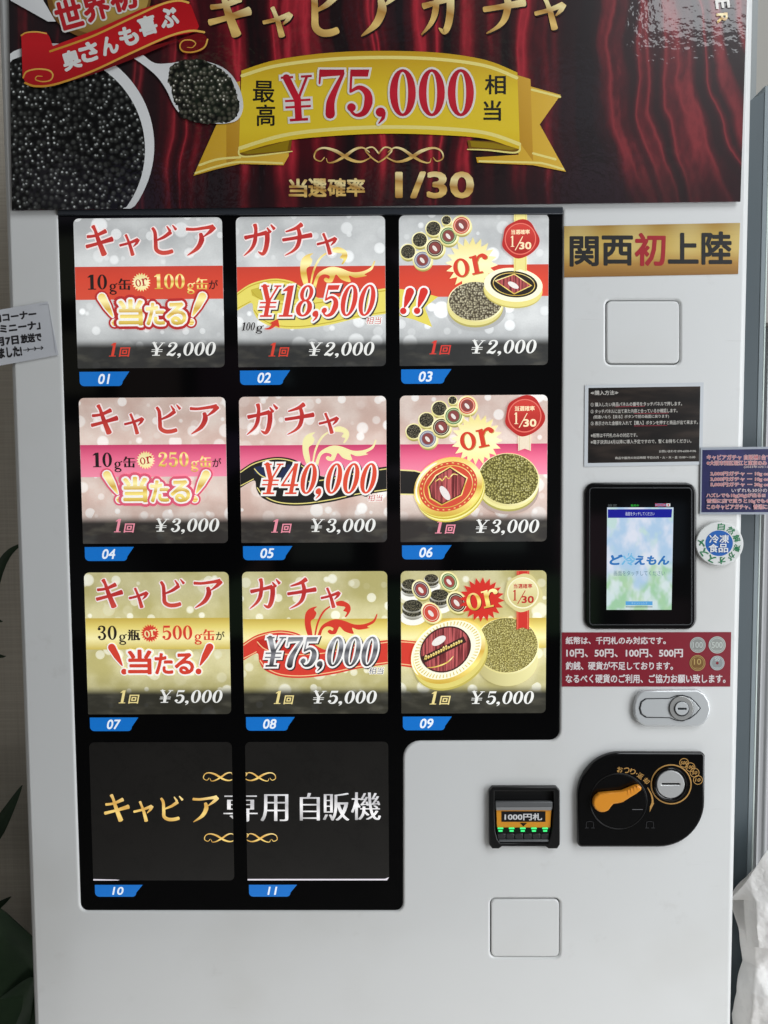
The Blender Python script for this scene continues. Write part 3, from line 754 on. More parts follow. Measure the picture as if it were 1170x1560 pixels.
plate('orange_plate', [(756, 1233.5), (840, 1233.5), (838.5, 1262), (757, 1262)], [], .0045, .004, .0006, pm('orange_plate', (226, 152, 40), rough=.4, coat=.2), bh)
A = Art(pxmap(.0048), .0048)
A.poly([(764, 1236), (831, 1236), (831, 1252), (764, 1252)], ink((24, 24, 26), 'film'))
A.text('1000円札', (769, 1239.3, 825.5, 1249.5), ink((228, 228, 228), 'film'), bold=.028)
A.poly([(792, 1253.5), (803, 1253.5), (797.5, 1259)], ink((38, 26, 12), 'film'))
A.build('lettering', bh)
plate('lamp_strip', [(757, 1261), (838.5, 1261), (838, 1268.5), (758, 1268.5)], [], .0052, .003, .0004, pm('lamp_bed', (20, 34, 24), rough=.2), bh)
m_led, nb = new('green_lamp', rough=.2); finish(nb, (.02, .5, .12, 1)); nb.b.inputs['Emission Color'].default_value = (.06, .85, .22, 1); nb.b.inputs['Emission Strength'].default_value = 1.0
for i in range(5):
    x = 762.5 + 17 * i
    plate('lamp', rrect(x - 4.3, 1261, x + 4.3, 1263.4, .8, 4), [], .0062, .001, .0003, m_led, bh)
    plate('lamp', rrect(x - 3.2, 1265, x + 3.2, 1267.2, .8, 4), [], .0062, .001, .0003, m_led, bh)
for i in range(6):
    x0_ = 757.5 + 13.3 * i
    plate('roller_segment', [(x0_, 1270), (x0_ + 12.8, 1270), (x0_ + 12.5, 1279), (x0_ + .4, 1279)], [], .0045, .004, .0012, pm('dark_grey_roller', (46, 46, 48), rough=.4), bh)
l0, l1 = at(760, 1284, -.008), at(837, 1280.5, -.008)
box('lower_lip', (l0.x, -.0065, l0.z), (l1.x, -.0005, l1.z), pm('grey_lip', (96, 98, 100), rough=.28), bh, bevel=.0012)
# ================================================================ PRICE CARDS IN THE WINDOW
CG = 'backlit cards in the display window'
G_SILVER = card_ground('silver_bokeh_print', (180, 182, 182), (206, 208, 207), (243, 245, 244), 0, 0)
G_PINK = card_ground('pink_bokeh_print', (198, 170, 158), (222, 206, 196), (246, 244, 240), 1.1, .6)
G_GOLDB = card_ground('gold_bokeh_print', (180, 171, 112), (210, 203, 158), (245, 243, 224), 2.3, 1.7)
L = lambda c: ink(c, 'lit')
RED = L((206, 66, 50)); DRED = L((178, 48, 48)); WHT = L((240, 238, 234)); BLK = L((34, 28, 28)); PINK = L((226, 110, 142))
YEL = L((232, 220, 120)); CRM = L((236, 228, 168)); GL = grad(GOLDL, 'lit'); PALE = L((226, 226, 222))
PINKB = grad(((0, (236, 140, 164)), (.6, (224, 104, 136)), (1, (192, 62, 102))), 'lit', key='pink')
REDB = grad(((0, (208, 78, 58)), (.6, (204, 70, 52)), (1, (192, 66, 52))), 'lit', key='red')
GOLDB = grad(((0, (200, 178, 84)), (.35, (240, 230, 168)), (.7, (222, 204, 116)), (1, (190, 164, 70))), 'lit', key='gold_band')
KANAR = grad(((0, (196, 74, 62)), (.5, (172, 46, 46)), (1, (190, 62, 54))), 'lit', key='red_kana')
CAV_G = caviar('grey_caviar_print', .0032, (70, 62, 48), (190, 182, 150), (246, 244, 230), 'lit', .8)
CAV_D = caviar('dark_caviar_print', .0021, (30, 28, 22), (112, 106, 84), (210, 206, 190), 'lit', .6)
CAV_Y = caviar('olive_caviar_print', .0030, (84, 78, 34), (188, 180, 104), (244, 242, 214), 'lit', .8)
CAV_L = caviar('golden_caviar_print', .0023, (110, 100, 48), (206, 196, 122), (248, 246, 220), 'lit', .8)
BURST = grad(((0, (238, 224, 150)), (.5, (244, 236, 186)), (1, (222, 206, 128))), 'lit', key='burst')
TINEDGE = grad(((0, (150, 140, 70)), (.4, (226, 216, 140)), (1, (246, 240, 196))), 'lit', key='tin')
LIDG = grad(((0, (196, 182, 92)), (.5, (246, 240, 196)), (1, (222, 208, 128))), 'lit', tilt=.4, key='lid')

def start_card(r, c, ground, label):
    mp = cardmap(r, c)
    t = thing('price_card', label, 'price card', mp(50, 99) + Vector((0, -.002 + .0042, 0)), CG)
    n = [mp(*p) for p in rrect(0, 0, 100, 100, (3.6, 3.6, 3.2, .6), 6)]
    # thin solid sheet lying on the glass
    yf, yb_ = .0021 - .0003, .00215
    vs = [Vector((p.x, yf, p.z)) for p in n] + [Vector((p.x, yb_, p.z)) for p in n]; k = len(n)
    fs = [tuple(range(k - 1, -1, -1)), tuple(range(k, 2 * k))] + [(i, (i + 1) % k, k + (i + 1) % k, k + i) for i in range(k)]
    a0, b0 = mp(0, 0), mp(100, 100)
    uvs = [((v.x - a0.x) / (b0.x - a0.x), 1 - (v.z - a0.z) / (b0.z - a0.z)) for v in vs]
    o = link('card', vs, fs, [ground], parent=t, uvs=uvs)
    bm = bmesh.new(); bm.from_mesh(o.data); bmesh.ops.recalc_face_normals(bm, faces=bm.faces); bm.to_mesh(o.data); bm.free()
    return t, mp
D0 = -.0018 + .00004
def price(t, mp, d, one, u0, u1, amount, v0=82.8, ux=(49, 93)):
    A = Art(mp, d)
    A.glyphs('1', (u0, v0, u0 + 5.5, v0 + 9.3), one, shear=.22)
    A.text('回', (u0 + 7, v0 + 3.4, u1, v0 + 9.4), one, bold=.03, shear=.2)
    A.build('play_count', t)
    A = Art(mp, d + .0001)
    A.glyphs('¥', (ux[0], v0 + .2, ux[0] + 9.5, v0 + 9.0), PALE, shear=.22)
    A.glyphs(amount, (ux[0] + 11, v0, ux[1], v0 + 9.2), PALE, shear=.22)
    A.build('price', t)

def card_left(r, ground, band, left, mid, right, lcol, rcol, bang, out1, out2, one, amount, burst, orc, label, can='缶', outl=None):
    t, mp = start_card(r, 0, ground, label)
    A = Art(mp, D0); A.poly([(0.1, 32), (99.9, 32), (99.9, 54), (0.1, 54)], band); A.build('ribbon_band', t)
    A = Art(mp, D0 + .4 * .0003)
    for ch, b in (('キ', (8, 4.5, 26.5, 25)), ('ャ', (30.5, 10.5, 44.5, 25)), ('ビ', (52, 5, 69.5, 24)), ('ア', (75.5, 5, 95.5, 25.5))):
        A.kana(ch, b, KANAR, [(.9, L((236, 222, 220)))])
    A.build('title', t)
    A = Art(mp, D0 + .4 * .0008)
    ol = [(.35, outl)] if outl else []
    A.glyphs(left, (8, 37.2, 22, 47.2), lcol, ol); A.glyphs('g', (23, 41.5, 28.5, 50.5), lcol, ol)
    A.text(can, (29.5, 40, 37.5, 47.6), lcol, bold=-.005, mincho=.35)
    w = 18 if len(right) > 2 else 13
    A.glyphs(right, (53, 37.2, 74.5, 47.2), rcol, [(.4, outl)] if outl else []); A.glyphs('g', (75.5, 41.5, 81, 50.5), rcol)
    A.text('缶', (81.8, 40, 89.5, 47.8), rcol, bold=-.005, mincho=.35)
    A.text('が', (90.5, 41.5, 96.5, 47.5), lcol, bold=.01)
    A.build('headline', t)
    A = Art(mp, D0 + .4 * .0014)
    A.star(44.8, 42.6, 6.4, 4.8, 20, burst, .1); A.glyphs('or', (40.4, 38.4, 49.4, 45.2), orc, rot=-.18)
    A.build('burst', t)
    A = Art(mp, D0 + .4 * .0020)
    def bangs(g, m):
        for sg, x0 in ((1, 17.5), (-1, 86.5)):
            A.stroke([(x0 + .5 * sg, 52.5), (x0 + 4 * sg, 59), (x0 + 7.4 * sg, 65.3)], [5.4, 4.2, .8], m, grow=g, n=4, bb=(14, 49, 90, 72))
            A.poly(ell(x0 + 8.6 * sg, 69.6, 2.1 + g, n=18), m)
    for g, m in ((2.0, out1), (.75, out2)):
        if m: bangs(g, m)
    bangs(0, bang)
    for ch, b in (('当', (29.5, 54.5, 45, 71)), ('た', (48, 57, 60, 71)), ('る', (62, 57, 74.5, 71))):
        o_ = ([(.17, out1)] if out1 else []) + [(.065, out2)]
        A.text(ch, b, bang, bold=.035, outlines=o_)
    A.build('slogan', t)
    price(t, mp, D0 + .4 * .0003, one, 22, 35.5, amount, ux=(50, 94.5))
    return t
card_left(0, G_SILVER, REDB, '10', 'or', '100', BLK, GL, GL, DRED, WHT, RED, '2,000', BURST, DRED, 'silver card with red band, 10g or 100g tin, ¥2,000, top left of the window')
card_left(1, G_PINK, PINKB, '10', 'or', '250', BLK, GL, GL, L((214, 92, 116)), WHT, L((226, 140, 156)), '3,000', BURST, DRED, 'pink card with pink band, 10g or 250g tin, ¥3,000, above tag 04')
card_left(2, G_GOLDB, GOLDB, '30', 'or', '500', BLK, RED, RED, None, WHT, L((226, 208, 140)), '5,000', RED, CRM, 'gold card with 30g jar or 500g tin in red, ¥5,000, above tag 07', can='瓶')

def card_mid(r, ground, band, rib, ribedge, ribin, digits, dshadow, fl, one, prize, amount, label):
    t, mp = start_card(r, 1, ground, label)
    A = Art(mp, D0); A.poly([(0.1, 33), (99.9, 33), (99.9, 54), (0.1, 54)], band); A.build('ribbon_band', t)
    A = Art(mp, D0 + .4 * .0002)                          # leaf scroll
    sm = lambda pts: [(p.x, p.y) for p in spline(pts + [pts[0]], [1] * (len(pts) + 1), 4)[0]][:-1]
    A.poly(sm([(46.9, 50), (43.6, 41), (42.8, 34), (43.8, 28.5), (47, 25.5), (51.5, 24.4), (49.5, 26.5), (51, 29), (49.5, 32.6), (47, 35), (47.8, 42), (48.4, 50)]), fl)
    A.stroke([(49, 50), (51.5, 37), (56, 28), (62, 23.5)], [.8, 1.3, 1.3, .8], fl)
    A.poly(sm([(62, 22.6), (68, 20.4), (73.5, 22.8), (74.6, 27), (72, 31.4), (70.6, 31.6), (72, 28.6), (69.5, 27.5), (71, 25), (67.5, 24.2), (63.5, 23.6)]), fl)
    A.poly(sm([(50, 50), (53.5, 39.5), (58, 35.5), (64, 33.4), (70, 34.4), (77, 37), (84, 36.8), (90, 34.2), (92.4, 30), (93, 30.6), (91, 35.6), (86, 38.6), (87.4, 39.6), (80, 40.8), (75.5, 39.4), (76.5, 43.6), (70.5, 42), (67, 38.6), (65.5, 41), (64, 43.6), (60.5, 43.8), (58.6, 42), (60, 40.6), (62, 41.4), (62.4, 39.4), (58.5, 38.4), (55, 41), (52.4, 50)]), fl)
    A.build('leaf_scroll', t)
    A = Art(mp, D0 + .4 * .0006)
    body = [p for p in spline([(.1, 50), (10, 44), (24, 41), (36, 42.5), (44, 47), (58, 55), (78, 51), (99.9, 48)], [1] * 8, 6)[0]]
    low = [p for p in spline([(99.9, 65), (80, 68), (62, 72), (42, 74.5), (26, 73.5), (15, 69), (11, 63), (9.5, 57), (.1, 62)], [1] * 9, 6)[0]]
    A.poly([(p.x, p.y) for p in body + low], rib)
    A.poly([(9.5, 48), (16, 46.5), (38, 46), (46, 52), (40, 55), (26, 56), (14, 54), (10, 52)], ribin)
    A.stroke([(.3, 51.3), (10, 45.4), (24, 42.3), (36, 44), (44, 48.5)], [.7] * 5, ribedge, n=6); A.stroke([(99.7, 63.8), (80, 66.6), (62, 70.4), (42, 73), (26, 72), (16, 67.5), (11.5, 62)], [.7] * 7, ribedge, n=6)
    A.stroke([(9.8, 49), (15, 54), (26, 57.4), (44, 58), (60, 56.5), (80, 52.5), (99.7, 49.6)], [.7] * 7, ribedge, n=6); A.stroke([(.3, 60.5), (9, 56)], .6, ribedge)
    A.build('ribbon', t)
    A = Art(mp, D0 + .4 * .0011)
    for ch, b in (('ガ', (5, 4.5, 26, 26)), ('チ', (31, 4.5, 51, 26)), ('ャ', (54, 11, 68, 25.5))):
        A.kana(ch, b, KANAR, [(.9, L((236, 222, 220)))])
    A.build('title', t)
    A = Art(mp, D0 + .4 * .0015)
    A.glyphs('¥' + prize, (14.5, 45.5, 93.5, 66.5), digits, [(1.25, WHT)], shear=.2, shadow=((.9, .8), dshadow, 1.3))
    A.text('相当', (87, 67, 97, 71.8), L((180, 50, 46)) if r < 2 else L((60, 60, 62)), bold=.0, outlines=[(.07, WHT)], shear=.2)
    if r == 0:
        A.glyphs('100', (3, 70, 12, 75.5), BLK, shear=.2); A.glyphs('g', (12.5, 71, 17.5, 77.5), BLK, shear=.2)
        A.stroke([(18.5, 74.5), (22, 74), (25.5, 71)], [.4, 1.6, 3.2], RED); A.poly([(22, 70.5), (27.5, 67.8), (28.5, 73.8)], RED)
    A.build('headline', t)
    price(t, mp, D0 + .4 * .0003, one, 21, 34, amount, v0=83.6, ux=(47.5, 92.5))
    return t
card_mid(0, G_SILVER, REDB, L((226, 212, 104)), L((188, 168, 60)), L((196, 180, 70)), L((210, 66, 56)), L((60, 54, 58)), GL, RED, '18,500', '2,000', 'silver card reading ¥18,500 on a yellow ribbon, above tag 02')
card_mid(1, G_PINK, PINKB, L((36, 35, 34)), L((228, 214, 130)), L((40, 48, 78)), L((214, 78, 56)), L((40, 34, 34)), CRM, L((226, 140, 156)), '40,000', '3,000', 'pink card reading ¥40,000 on a black ribbon, above tag 05')
card_mid(2, G_GOLDB, GOLDB, L((206, 62, 50)), L((240, 190, 140)), L((186, 48, 40)), grad(STEEL, 'lit', key='steel'), L((50, 44, 44)), L((204, 60, 44)), L((226, 208, 140)), '75,000', '5,000', 'gold card reading ¥75,000 in silver figures on a red ribbon, above tag 08')

def small_lid(A, x, y, rad, ring, inner, sq=1.0, rot=0):
    A.poly(ell(x + .5, y + 1.1, rad, rad * sq, 28, rot), TINEDGE); A.poly(ell(x, y, rad, rad * sq, 28, rot), LIDG)
    A.poly(ell(x, y, rad * .84, rad * .84 * sq, 24, rot), ring); A.poly(ell(x, y, rad * .72, rad * .72 * sq, 24, rot), L((226, 214, 190)), [ell(x, y, rad * .67, rad * .67 * sq, 24, rot)])
    A.poly(ell(x, y, rad * .58, rad * .58 * sq, 24, rot), inner)
    A.poly(ell(x - rad * .02, y + rad * .04, rad * .34, rad * .17, 16, .9), L((222, 214, 206)))
def open_tin(A, x, y, rad, sq=.96):
    A.poly(ell(x + .3, y + 1.2, rad, rad * sq, 26), TINEDGE); A.poly(ell(x, y, rad, rad * sq, 26), LIDG); A.poly(ell(x, y - .1, rad * .86, rad * .86 * sq, 26), CAV_D)
RINGS = {'blue': L((120, 132, 160)), 'black': L((48, 42, 38)), 'green': L((88, 132, 78)), 'red': L((196, 74, 60)), 'purple': L((76, 62, 84))}
MAROON = grad(((0, (112, 44, 44)), (.5, (150, 66, 64)), (1, (104, 40, 42))), 'lit', tilt=.5, key='maroon')
STRIPE, nb = new('striped_maroon_print', rough=.35, coat=.6)
xs = nb.sep(nb.uv('metric'))[0]
finish(nb, nb.mix(nb.smooth(nb.noise(nb.vmath('MULTIPLY', nb.uv('metric'), (1, .03, 1)), 420, 2), .35, .65), rgb((92, 36, 38)), rgb((186, 92, 92))), LIT)
def clip(pts, v0=.15, u0=.15, u1=99.85):
    return [(min(max(p[0], u0), u1), max(p[1], v0)) for p in pts]
_oell = ell
def seal(A, x, y, rad, c0, c1, c2, tc_, rib, r0, r1):
    if rib:
        for (va, vb) in r0:
            A.poly([(x - 4.3, va), (x + 4.3, va), (x + 4.3, vb), (x, vb - 1.6 if vb > 20 else vb), (x - 4.3, vb)], rib)
            for s_ in (-3.4, 3.4): A.stroke([(x + s_, va + .1), (x + s_, vb - .4)], .35, r1, caps=False)
    blob = [(x + rad * (1 + .05 * math.sin(5 * t + 1) + .03 * math.sin(3 * t)) * math.cos(t), y + rad * (1.03 + .05 * math.sin(4 * t + .5)) * math.sin(t)) for t in [2 * PI * i / 48 for i in range(48)]]
    A.poly(clip(blob), c0); A.poly(clip(ell(x, y, rad * .86)), c2, [clip(ell(x, y, rad * .80), .16)]); A.poly(clip(ell(x, y, rad * .78), .2), c1)
    A.text('当選確率', (x - rad * .5, y - rad * .5, x + rad * .5, y - rad * .25), tc_, bold=.03)
    A.glyphs('1', (x - rad * .55, y - rad * .18, x - rad * .32, y + rad * .42), tc_); A.stroke([(x - rad * .28, y + rad * .6), (x + rad * .12, y - rad * .12)], .55, tc_)
    A.text('30', (x - rad * .05, y + rad * .18, x + rad * .58, y + rad * .55), tc_, bold=.035)

def card_right(r, ground, band, label):
    t, mp = start_card(r, 2, ground, label)
    if band:
        A = Art(mp, D0); A.poly([(.1, 33), (99.9, 33), (99.9, 54), (.1, 54)], band); A.build('ribbon_band', t)
    return t, mp
SEALR = (L((176, 44, 40)), grad(((0, (158, 36, 34)), (1, (196, 62, 54))), 'lit', key='seal'), L((220, 110, 96)), L((240, 220, 180)))
# --- 03
t, mp = card_right(0, G_SILVER, REDB, 'silver card with a tin of grey caviar and black labelled lid, above tag 03')
A = Art(mp, D0 + .4 * .0002)
A.poly([(.1, 48.5), (12, 50), (26, 54), (17, 61), (22, 74), (10, 69), (.1, 66.5)], L((222, 206, 92)))
def dbl_bang(g, m, dx=0, dy=0):
    for ux in (7.2, 16.5):
        A.stroke([(ux + dx, 50.5 + dy), (ux - 1.6 + dx, 55 + dy), (ux - 3.6 + dx, 60.5 + dy)], [5.6, 4.6, 1.2], m, grow=g, n=4); A.poly(ell(max(ux - 4.6 + dx, 2.3 + g), 63.2 + dy, 2.2 + g, n=16), m)
dbl_bang(1.3, L((50, 44, 50)), .8, .6); dbl_bang(1.2, WHT); dbl_bang(0, L((206, 52, 46)))
A.build('ribbon', t)
A = Art(mp, D0 + .4 * .0008)
for x, y in ((31.7, 3.6), (23, 8.9), (13.9, 16.3), (6.0, 24)): A.poly(clip(ell(x, y, .1)), BLK); open_tin(A, x, y, 5.5) if y > 6.5 else open_tin(A, x, 3.6, 3.4)
for x, y, c in ((15.6, 29.5, 'blue'), (24, 21.7, 'black'), (33, 13.8, 'green'), (41.7, 7, 'red')): small_lid(A, x, y, 6.6, RINGS[c], L((132, 70, 66)))
A.build('small_tins', t)
A = Art(mp, D0 + .4 * .0024); A.star(48.5, 32.5, 17.6, 12.8, 20, BURST, .05); A.glyphs('or', (35, 22.5, 60, 40), L((208, 66, 48)), rot=-.2, shadow=((.5, .5), L((186, 150, 80)))); A.build('burst', t)
A = Art(mp, D0 + .4 * .0030)
A.poly(ell(52, 64, 19.5, 12.6, 40), L((172, 172, 170))); A.poly(ell(51, 61.5, 18.8, 13.2, 40), L((176, 166, 96))); A.poly(ell(51, 60, 18.9, 13.3, 40), L((222, 212, 140))); A.poly(ell(51.2, 57.6, 18.8, 13.6, 40), LIDG); A.poly(ell(51.2, 57.2, 17.9, 12.8, 40), CAV_G); A.build('caviar_tin', t)
A = Art(mp, D0 + .4 * .0034)
for k in range(2): A.poly(ell(76 + .3 * k, 50.8 - k * .9, 19.7, 11.2, 44, .10), (L((190, 178, 96)), L((226, 214, 132)))[k])
A.poly(ell(76.4, 46.6, 19.7, 11.2, 44, .10), L((244, 238, 206))); A.poly(ell(76.8, 46.2, 15.8, 8.7, 40, .10), L((40, 34, 30)))
A.poly(ell(76.8, 46.2, 14.2, 7.6, 40, .10), GL, [ell(76.8, 46.2, 13.7, 7.2, 40, .10)])
A.poly([(63.8, 43.8), (77, 39.2), (89, 47.2), (77, 53)], GL); A.poly([(65, 44), (77, 39.9), (87.8, 47.2), (77, 52.2)], STRIPE)
A.poly(ell(76.4, 46.8, 4, 1.7, 24, .5), L((228, 222, 216))); A.build('tin_lid', t)
A = Art(mp, D0 + .4 * .0042); seal(A, 81, 16.4, 12.2, *SEALR, L((228, 216, 138)), ((.2, 5), (27, 38)), L((200, 184, 100))); A.build('wax_seal', t)
price(t, mp, D0 + .4 * .0004, L((206, 62, 54)), 20.5, 34, '2,000', v0=83, ux=(48, 92.5))
# --- 06
t, mp = card_right(1, G_PINK, PINKB, 'pink card with olive caviar and a red labelled gold lid, above tag 06')
A = Art(mp, D0 + .4 * .0002); A.poly([(.1, 50), (10, 50.6), (22, 54), (20, 68), (.1, 67.5)], L((232, 220, 150))); A.poly([(.1, 50.9), (10, 51.5), (21, 54.8), (19, 67), (.1, 66.6)], L((38, 36, 35))); A.build('ribbon', t)
A = Art(mp, D0 + .4 * .0008)
open_tin(A, 35.7, 3.4, 3.2)
for x, y in ((26.8, 9), (18, 16.6), (9.3, 24.3)): open_tin(A, x, y, 5.7)
for x, y, c in ((18.8, 29.3, 'blue'), (28, 21.5, 'black'), (36.4, 14, 'green'), (45.6, 7, 'red')): small_lid(A, x, y, 6.7, RINGS[c], L((132, 70, 66)))
A.build('small_tins', t)
A = Art(mp, D0 + .4 * .0024); A.star(52, 30, 17.4, 12.8, 20, BURST, .05); A.glyphs('or', (39.5, 18.5, 64.5, 36), L((204, 62, 44)), rot=-.2, shadow=((.5, .5), L((186, 150, 80)))); A.build('burst', t)
A = Art(mp, D0 + .4 * .0030)
A.poly(ell(72.6, 64.2, 21.8, 17, 44, .1), L((176, 156, 146))); A.poly(ell(73, 61.6, 21, 17.6, 44, .1), L((168, 160, 84))); A.poly(ell(73.2, 60, 21.1, 17.8, 44, .1), L((228, 220, 150))); A.poly(ell(73.6, 57.6, 21.1, 18.2, 44, .1), LIDG); A.poly(ell(73.6, 57.0, 20.2, 17.2, 44, .1), CAV_Y); A.build('caviar_tin', t)
A = Art(mp, D0 + .4 * .0034)
for k in range(4): A.poly(ell(34.4 - .4 * k, 66 - k * 1.0, 24, 19.6, 48, -.42), (L((206, 190, 84)), L((244, 234, 160)), L((190, 172, 62)), L((232, 218, 110)))[k])
A.poly(ell(32.6, 62.2, 24, 19.6, 48, -.42), GL); A.poly(ell(32.6, 62.0, 20.4, 16.4, 48, -.42), L((204, 78, 58)))
A.stroke(ell(32.6, 62.2, 22.4, 18.2, 14, -.42, PI * .95, PI * 1.5), [.2] + [1.1] * 13 + [.2], L((254, 250, 226)), n=2)
A.poly(ell(32.6, 62, 17.4, 14, 48, -.42), GL, [ell(32.6, 62, 16.9, 13.5, 48, -.42)])
for i in range(30):
    tt = 2 * PI * i / 30; c_, s_ = math.cos(-.42), math.sin(-.42); k_ = .5 + .5 * (i % 2)
    xx_, yy_ = (18.6 + .5 * k_) * math.cos(tt), (15 + .5 * k_) * math.sin(tt); A.poly(ell(32.6 + xx_ * c_ - yy_ * s_, 62 + xx_ * s_ + yy_ * c_, .55 + .4 * k_, .35, 8, tt - .42 + PI / 2), GL)
shield = [(34, 48), (46, 56), (42, 68), (28, 75), (20, 70), (18.5, 62), (24, 54)]
A.poly(shield, GL); A.poly([(32.4 + (x - 32.4) * .93, 62 + (y - 62) * .93) for x, y in shield], L((70, 36, 34))); A.poly([(32.4 + (x - 32.4) * .87, 62 + (y - 62) * .87) for x, y in shield], STRIPE)
A.stroke([(24, 58.5), (27, 56.5), (28.5, 58), (31, 55), (33, 56.5), (36, 53.5), (39, 54)], [.4, .8, .5, .8, .5, .8, .4], GL)
A.poly(ell(30.4, 66.4, 5.6, 2.4, 28, 1.0), L((226, 218, 214))); A.build('tin_lid', t)
A = Art(mp, D0 + .4 * .0042); seal(A, 84.4, 14.2, 13.2, *SEALR, L((226, 210, 186)), ((27, 38),), L((200, 190, 150))); A.build('wax_seal', t)
price(t, mp, D0 + .4 * .0004, L((226, 140, 156)), 24, 37, '3,000', v0=84.8, ux=(51, 95))
# --- 09
t, mp = card_right(2, G_GOLDB, GOLDB, 'gold card with pale golden caviar and a ridged gold lid, above tag 09')
A = Art(mp, D0 + .4 * .0002); A.poly([(.1, 48), (10, 49), (20, 53), (18, 69), (.1, 66.5)], L((206, 62, 50))); A.stroke([(.3, 49.4), (10, 50.4), (20, 54)], .7, L((240, 190, 140))); A.stroke([(.3, 65), (18, 67.2)], .7, L((240, 190, 140))); A.build('ribbon', t)
A = Art(mp, D0 + .4 * .0008)
JAR = L((216, 214, 204)); JG = grad(((0, (120, 116, 100)), (.5, (216, 214, 206)), (1, (150, 146, 130))), 'lit', key='glass')
for x, y, rr in ((21, 5.2, 5), (6.6, 9.3, 6.2), (26.5, 16.8, 6.8), (8.2, 24.2, 7.2)):
    A.poly(clip(ell(x, y + rr * 1.15, rr * 1.25, rr * .75, 26)), L((238, 236, 228))); A.poly(clip(ell(x, y + rr * .75, rr, rr * .62, 26)), JG); A.poly(clip(ell(x, y + rr * .45, rr, rr * .62, 26)), CAV_D); A.poly(clip(ell(x, y + rr * .1, rr, rr * .62, 26)), JG); A.poly(clip(ell(x, y - .1, rr * .92, rr * .58, 26)), CAV_D)
for x, y, c, rr in ((14, 13, 'purple', 7.4), (33.3, 7.4, 'green', 7.2), (38.5, 22, 'black', 8.2), (20.8, 29.2, 'red', 8.0)): small_lid(A, x, y, rr, RINGS[c], L((150, 70, 64)) if c != 'red' else RINGS['red'], .82, 1.0)
A.build('small_jars', t)
A = Art(mp, D0 + .4 * .0034); A.star(55.6, 20, 15.6, 11.4, 20, L((200, 48, 40)), .05); A.glyphs('or', (44, 9.3, 67.5, 26.3), GL, rot=-.2, shadow=((.5, .5), L((120, 30, 26)))); A.build('burst', t)
A = Art(mp, D0 + .4 * .0040)
A.poly(ell(72.6, 61.5, 21.6, 19.2, 44, .05), grad(((0, (176, 166, 112)), (.5, (206, 198, 140)), (1, (226, 218, 160))), 'lit', tilt=.9, key='tin_side')); A.poly(ell(72.8, 52.4, 22, 19.8, 44, .05), LIDG); A.poly(ell(72.8, 51.9, 21.3, 19.1, 44, .05), CAV_L); A.build('caviar_tin', t)
A = Art(mp, D0 + .4 * .0044)
A.poly(ell(34.4, 61, 27.4, 20.4, 48, -.56), L((186, 172, 84))); A.poly(ell(34.0, 59.6, 27.4, 20.4, 48, -.56), L((214, 200, 112))); A.poly(ell(32.4, 56, 27.4, 20.8, 48, -.56), GL)
A.stroke(ell(32.4, 56, 26.6, 20.1, 14, -.56, PI * .95, PI * 1.55), [.2] + [1.0] * 13 + [.2], L((254, 250, 226)), n=2)
A.poly(ell(31.8, 55, 25.2, 18.8, 48, -.56), L((246, 240, 214)))
for i in range(56):
    tt = 2 * PI * i / 56; c_, s_ = math.cos(-.56), math.sin(-.56)
    f = lambda k: (31.8 + 25 * k * math.cos(tt) * c_ - 18.6 * k * math.sin(tt) * s_, 55 + 25 * k * math.cos(tt) * s_ + 18.6 * k * math.sin(tt) * c_)
    A.stroke([f(.84), f(.97)], [.5, .9], L((206, 190, 116)), caps=False)
A.poly(ell(30.6, 54.6, 18.4, 15.4, 44, -.56), L((66, 34, 34))); A.poly(ell(30.6, 54.6, 17.4, 14.4, 44, -.56), STRIPE)
A.poly([(13.5, 60), (43, 45.5), (45, 49.5), (16, 64)], L((58, 36, 34)))
rr_ = random.Random(5)
for i in range(15):
    x_ = 16.5 + i * 1.75; y_ = 61.2 - i * .86; h_ = 2.6 if i in (0, 7, 8) else rr_.uniform(.9, 1.7)
    A.stroke([(x_ - .6, y_ + .7), (x_ + .5, y_ - h_), (x_ + .9, y_ - h_ * .6), (x_ + .4, y_ + .5), (x_ + 1.3, y_ - .2)], [.25, .5, .6, .5, .2], GL, n=3)
A.poly(ell(26, 48.5, 5.4, 2.6, 28, -.55), L((228, 222, 216))); A.stroke([(18, 67.5), (25, 66.5), (32, 63.5), (36, 59.5)], [.4, .9, .9, .4], GL); A.build('tin_lid', t)
A = Art(mp, D0 + .4 * .0056); seal(A, 83.7, 15.4, 12.6, L((206, 196, 140)), grad(((0, (190, 178, 116)), (1, (224, 216, 168))), 'lit', key='gold_seal'), L((240, 234, 200)), L((178, 44, 40)), L((196, 52, 44)), ((.2, 3), (27, 41)), L((228, 130, 100))); A.build('wax_seal', t)
price(t, mp, D0 + .4 * .0004, L((226, 208, 140)), 20, 33.5, '5,000', v0=84.3, ux=(48, 92))

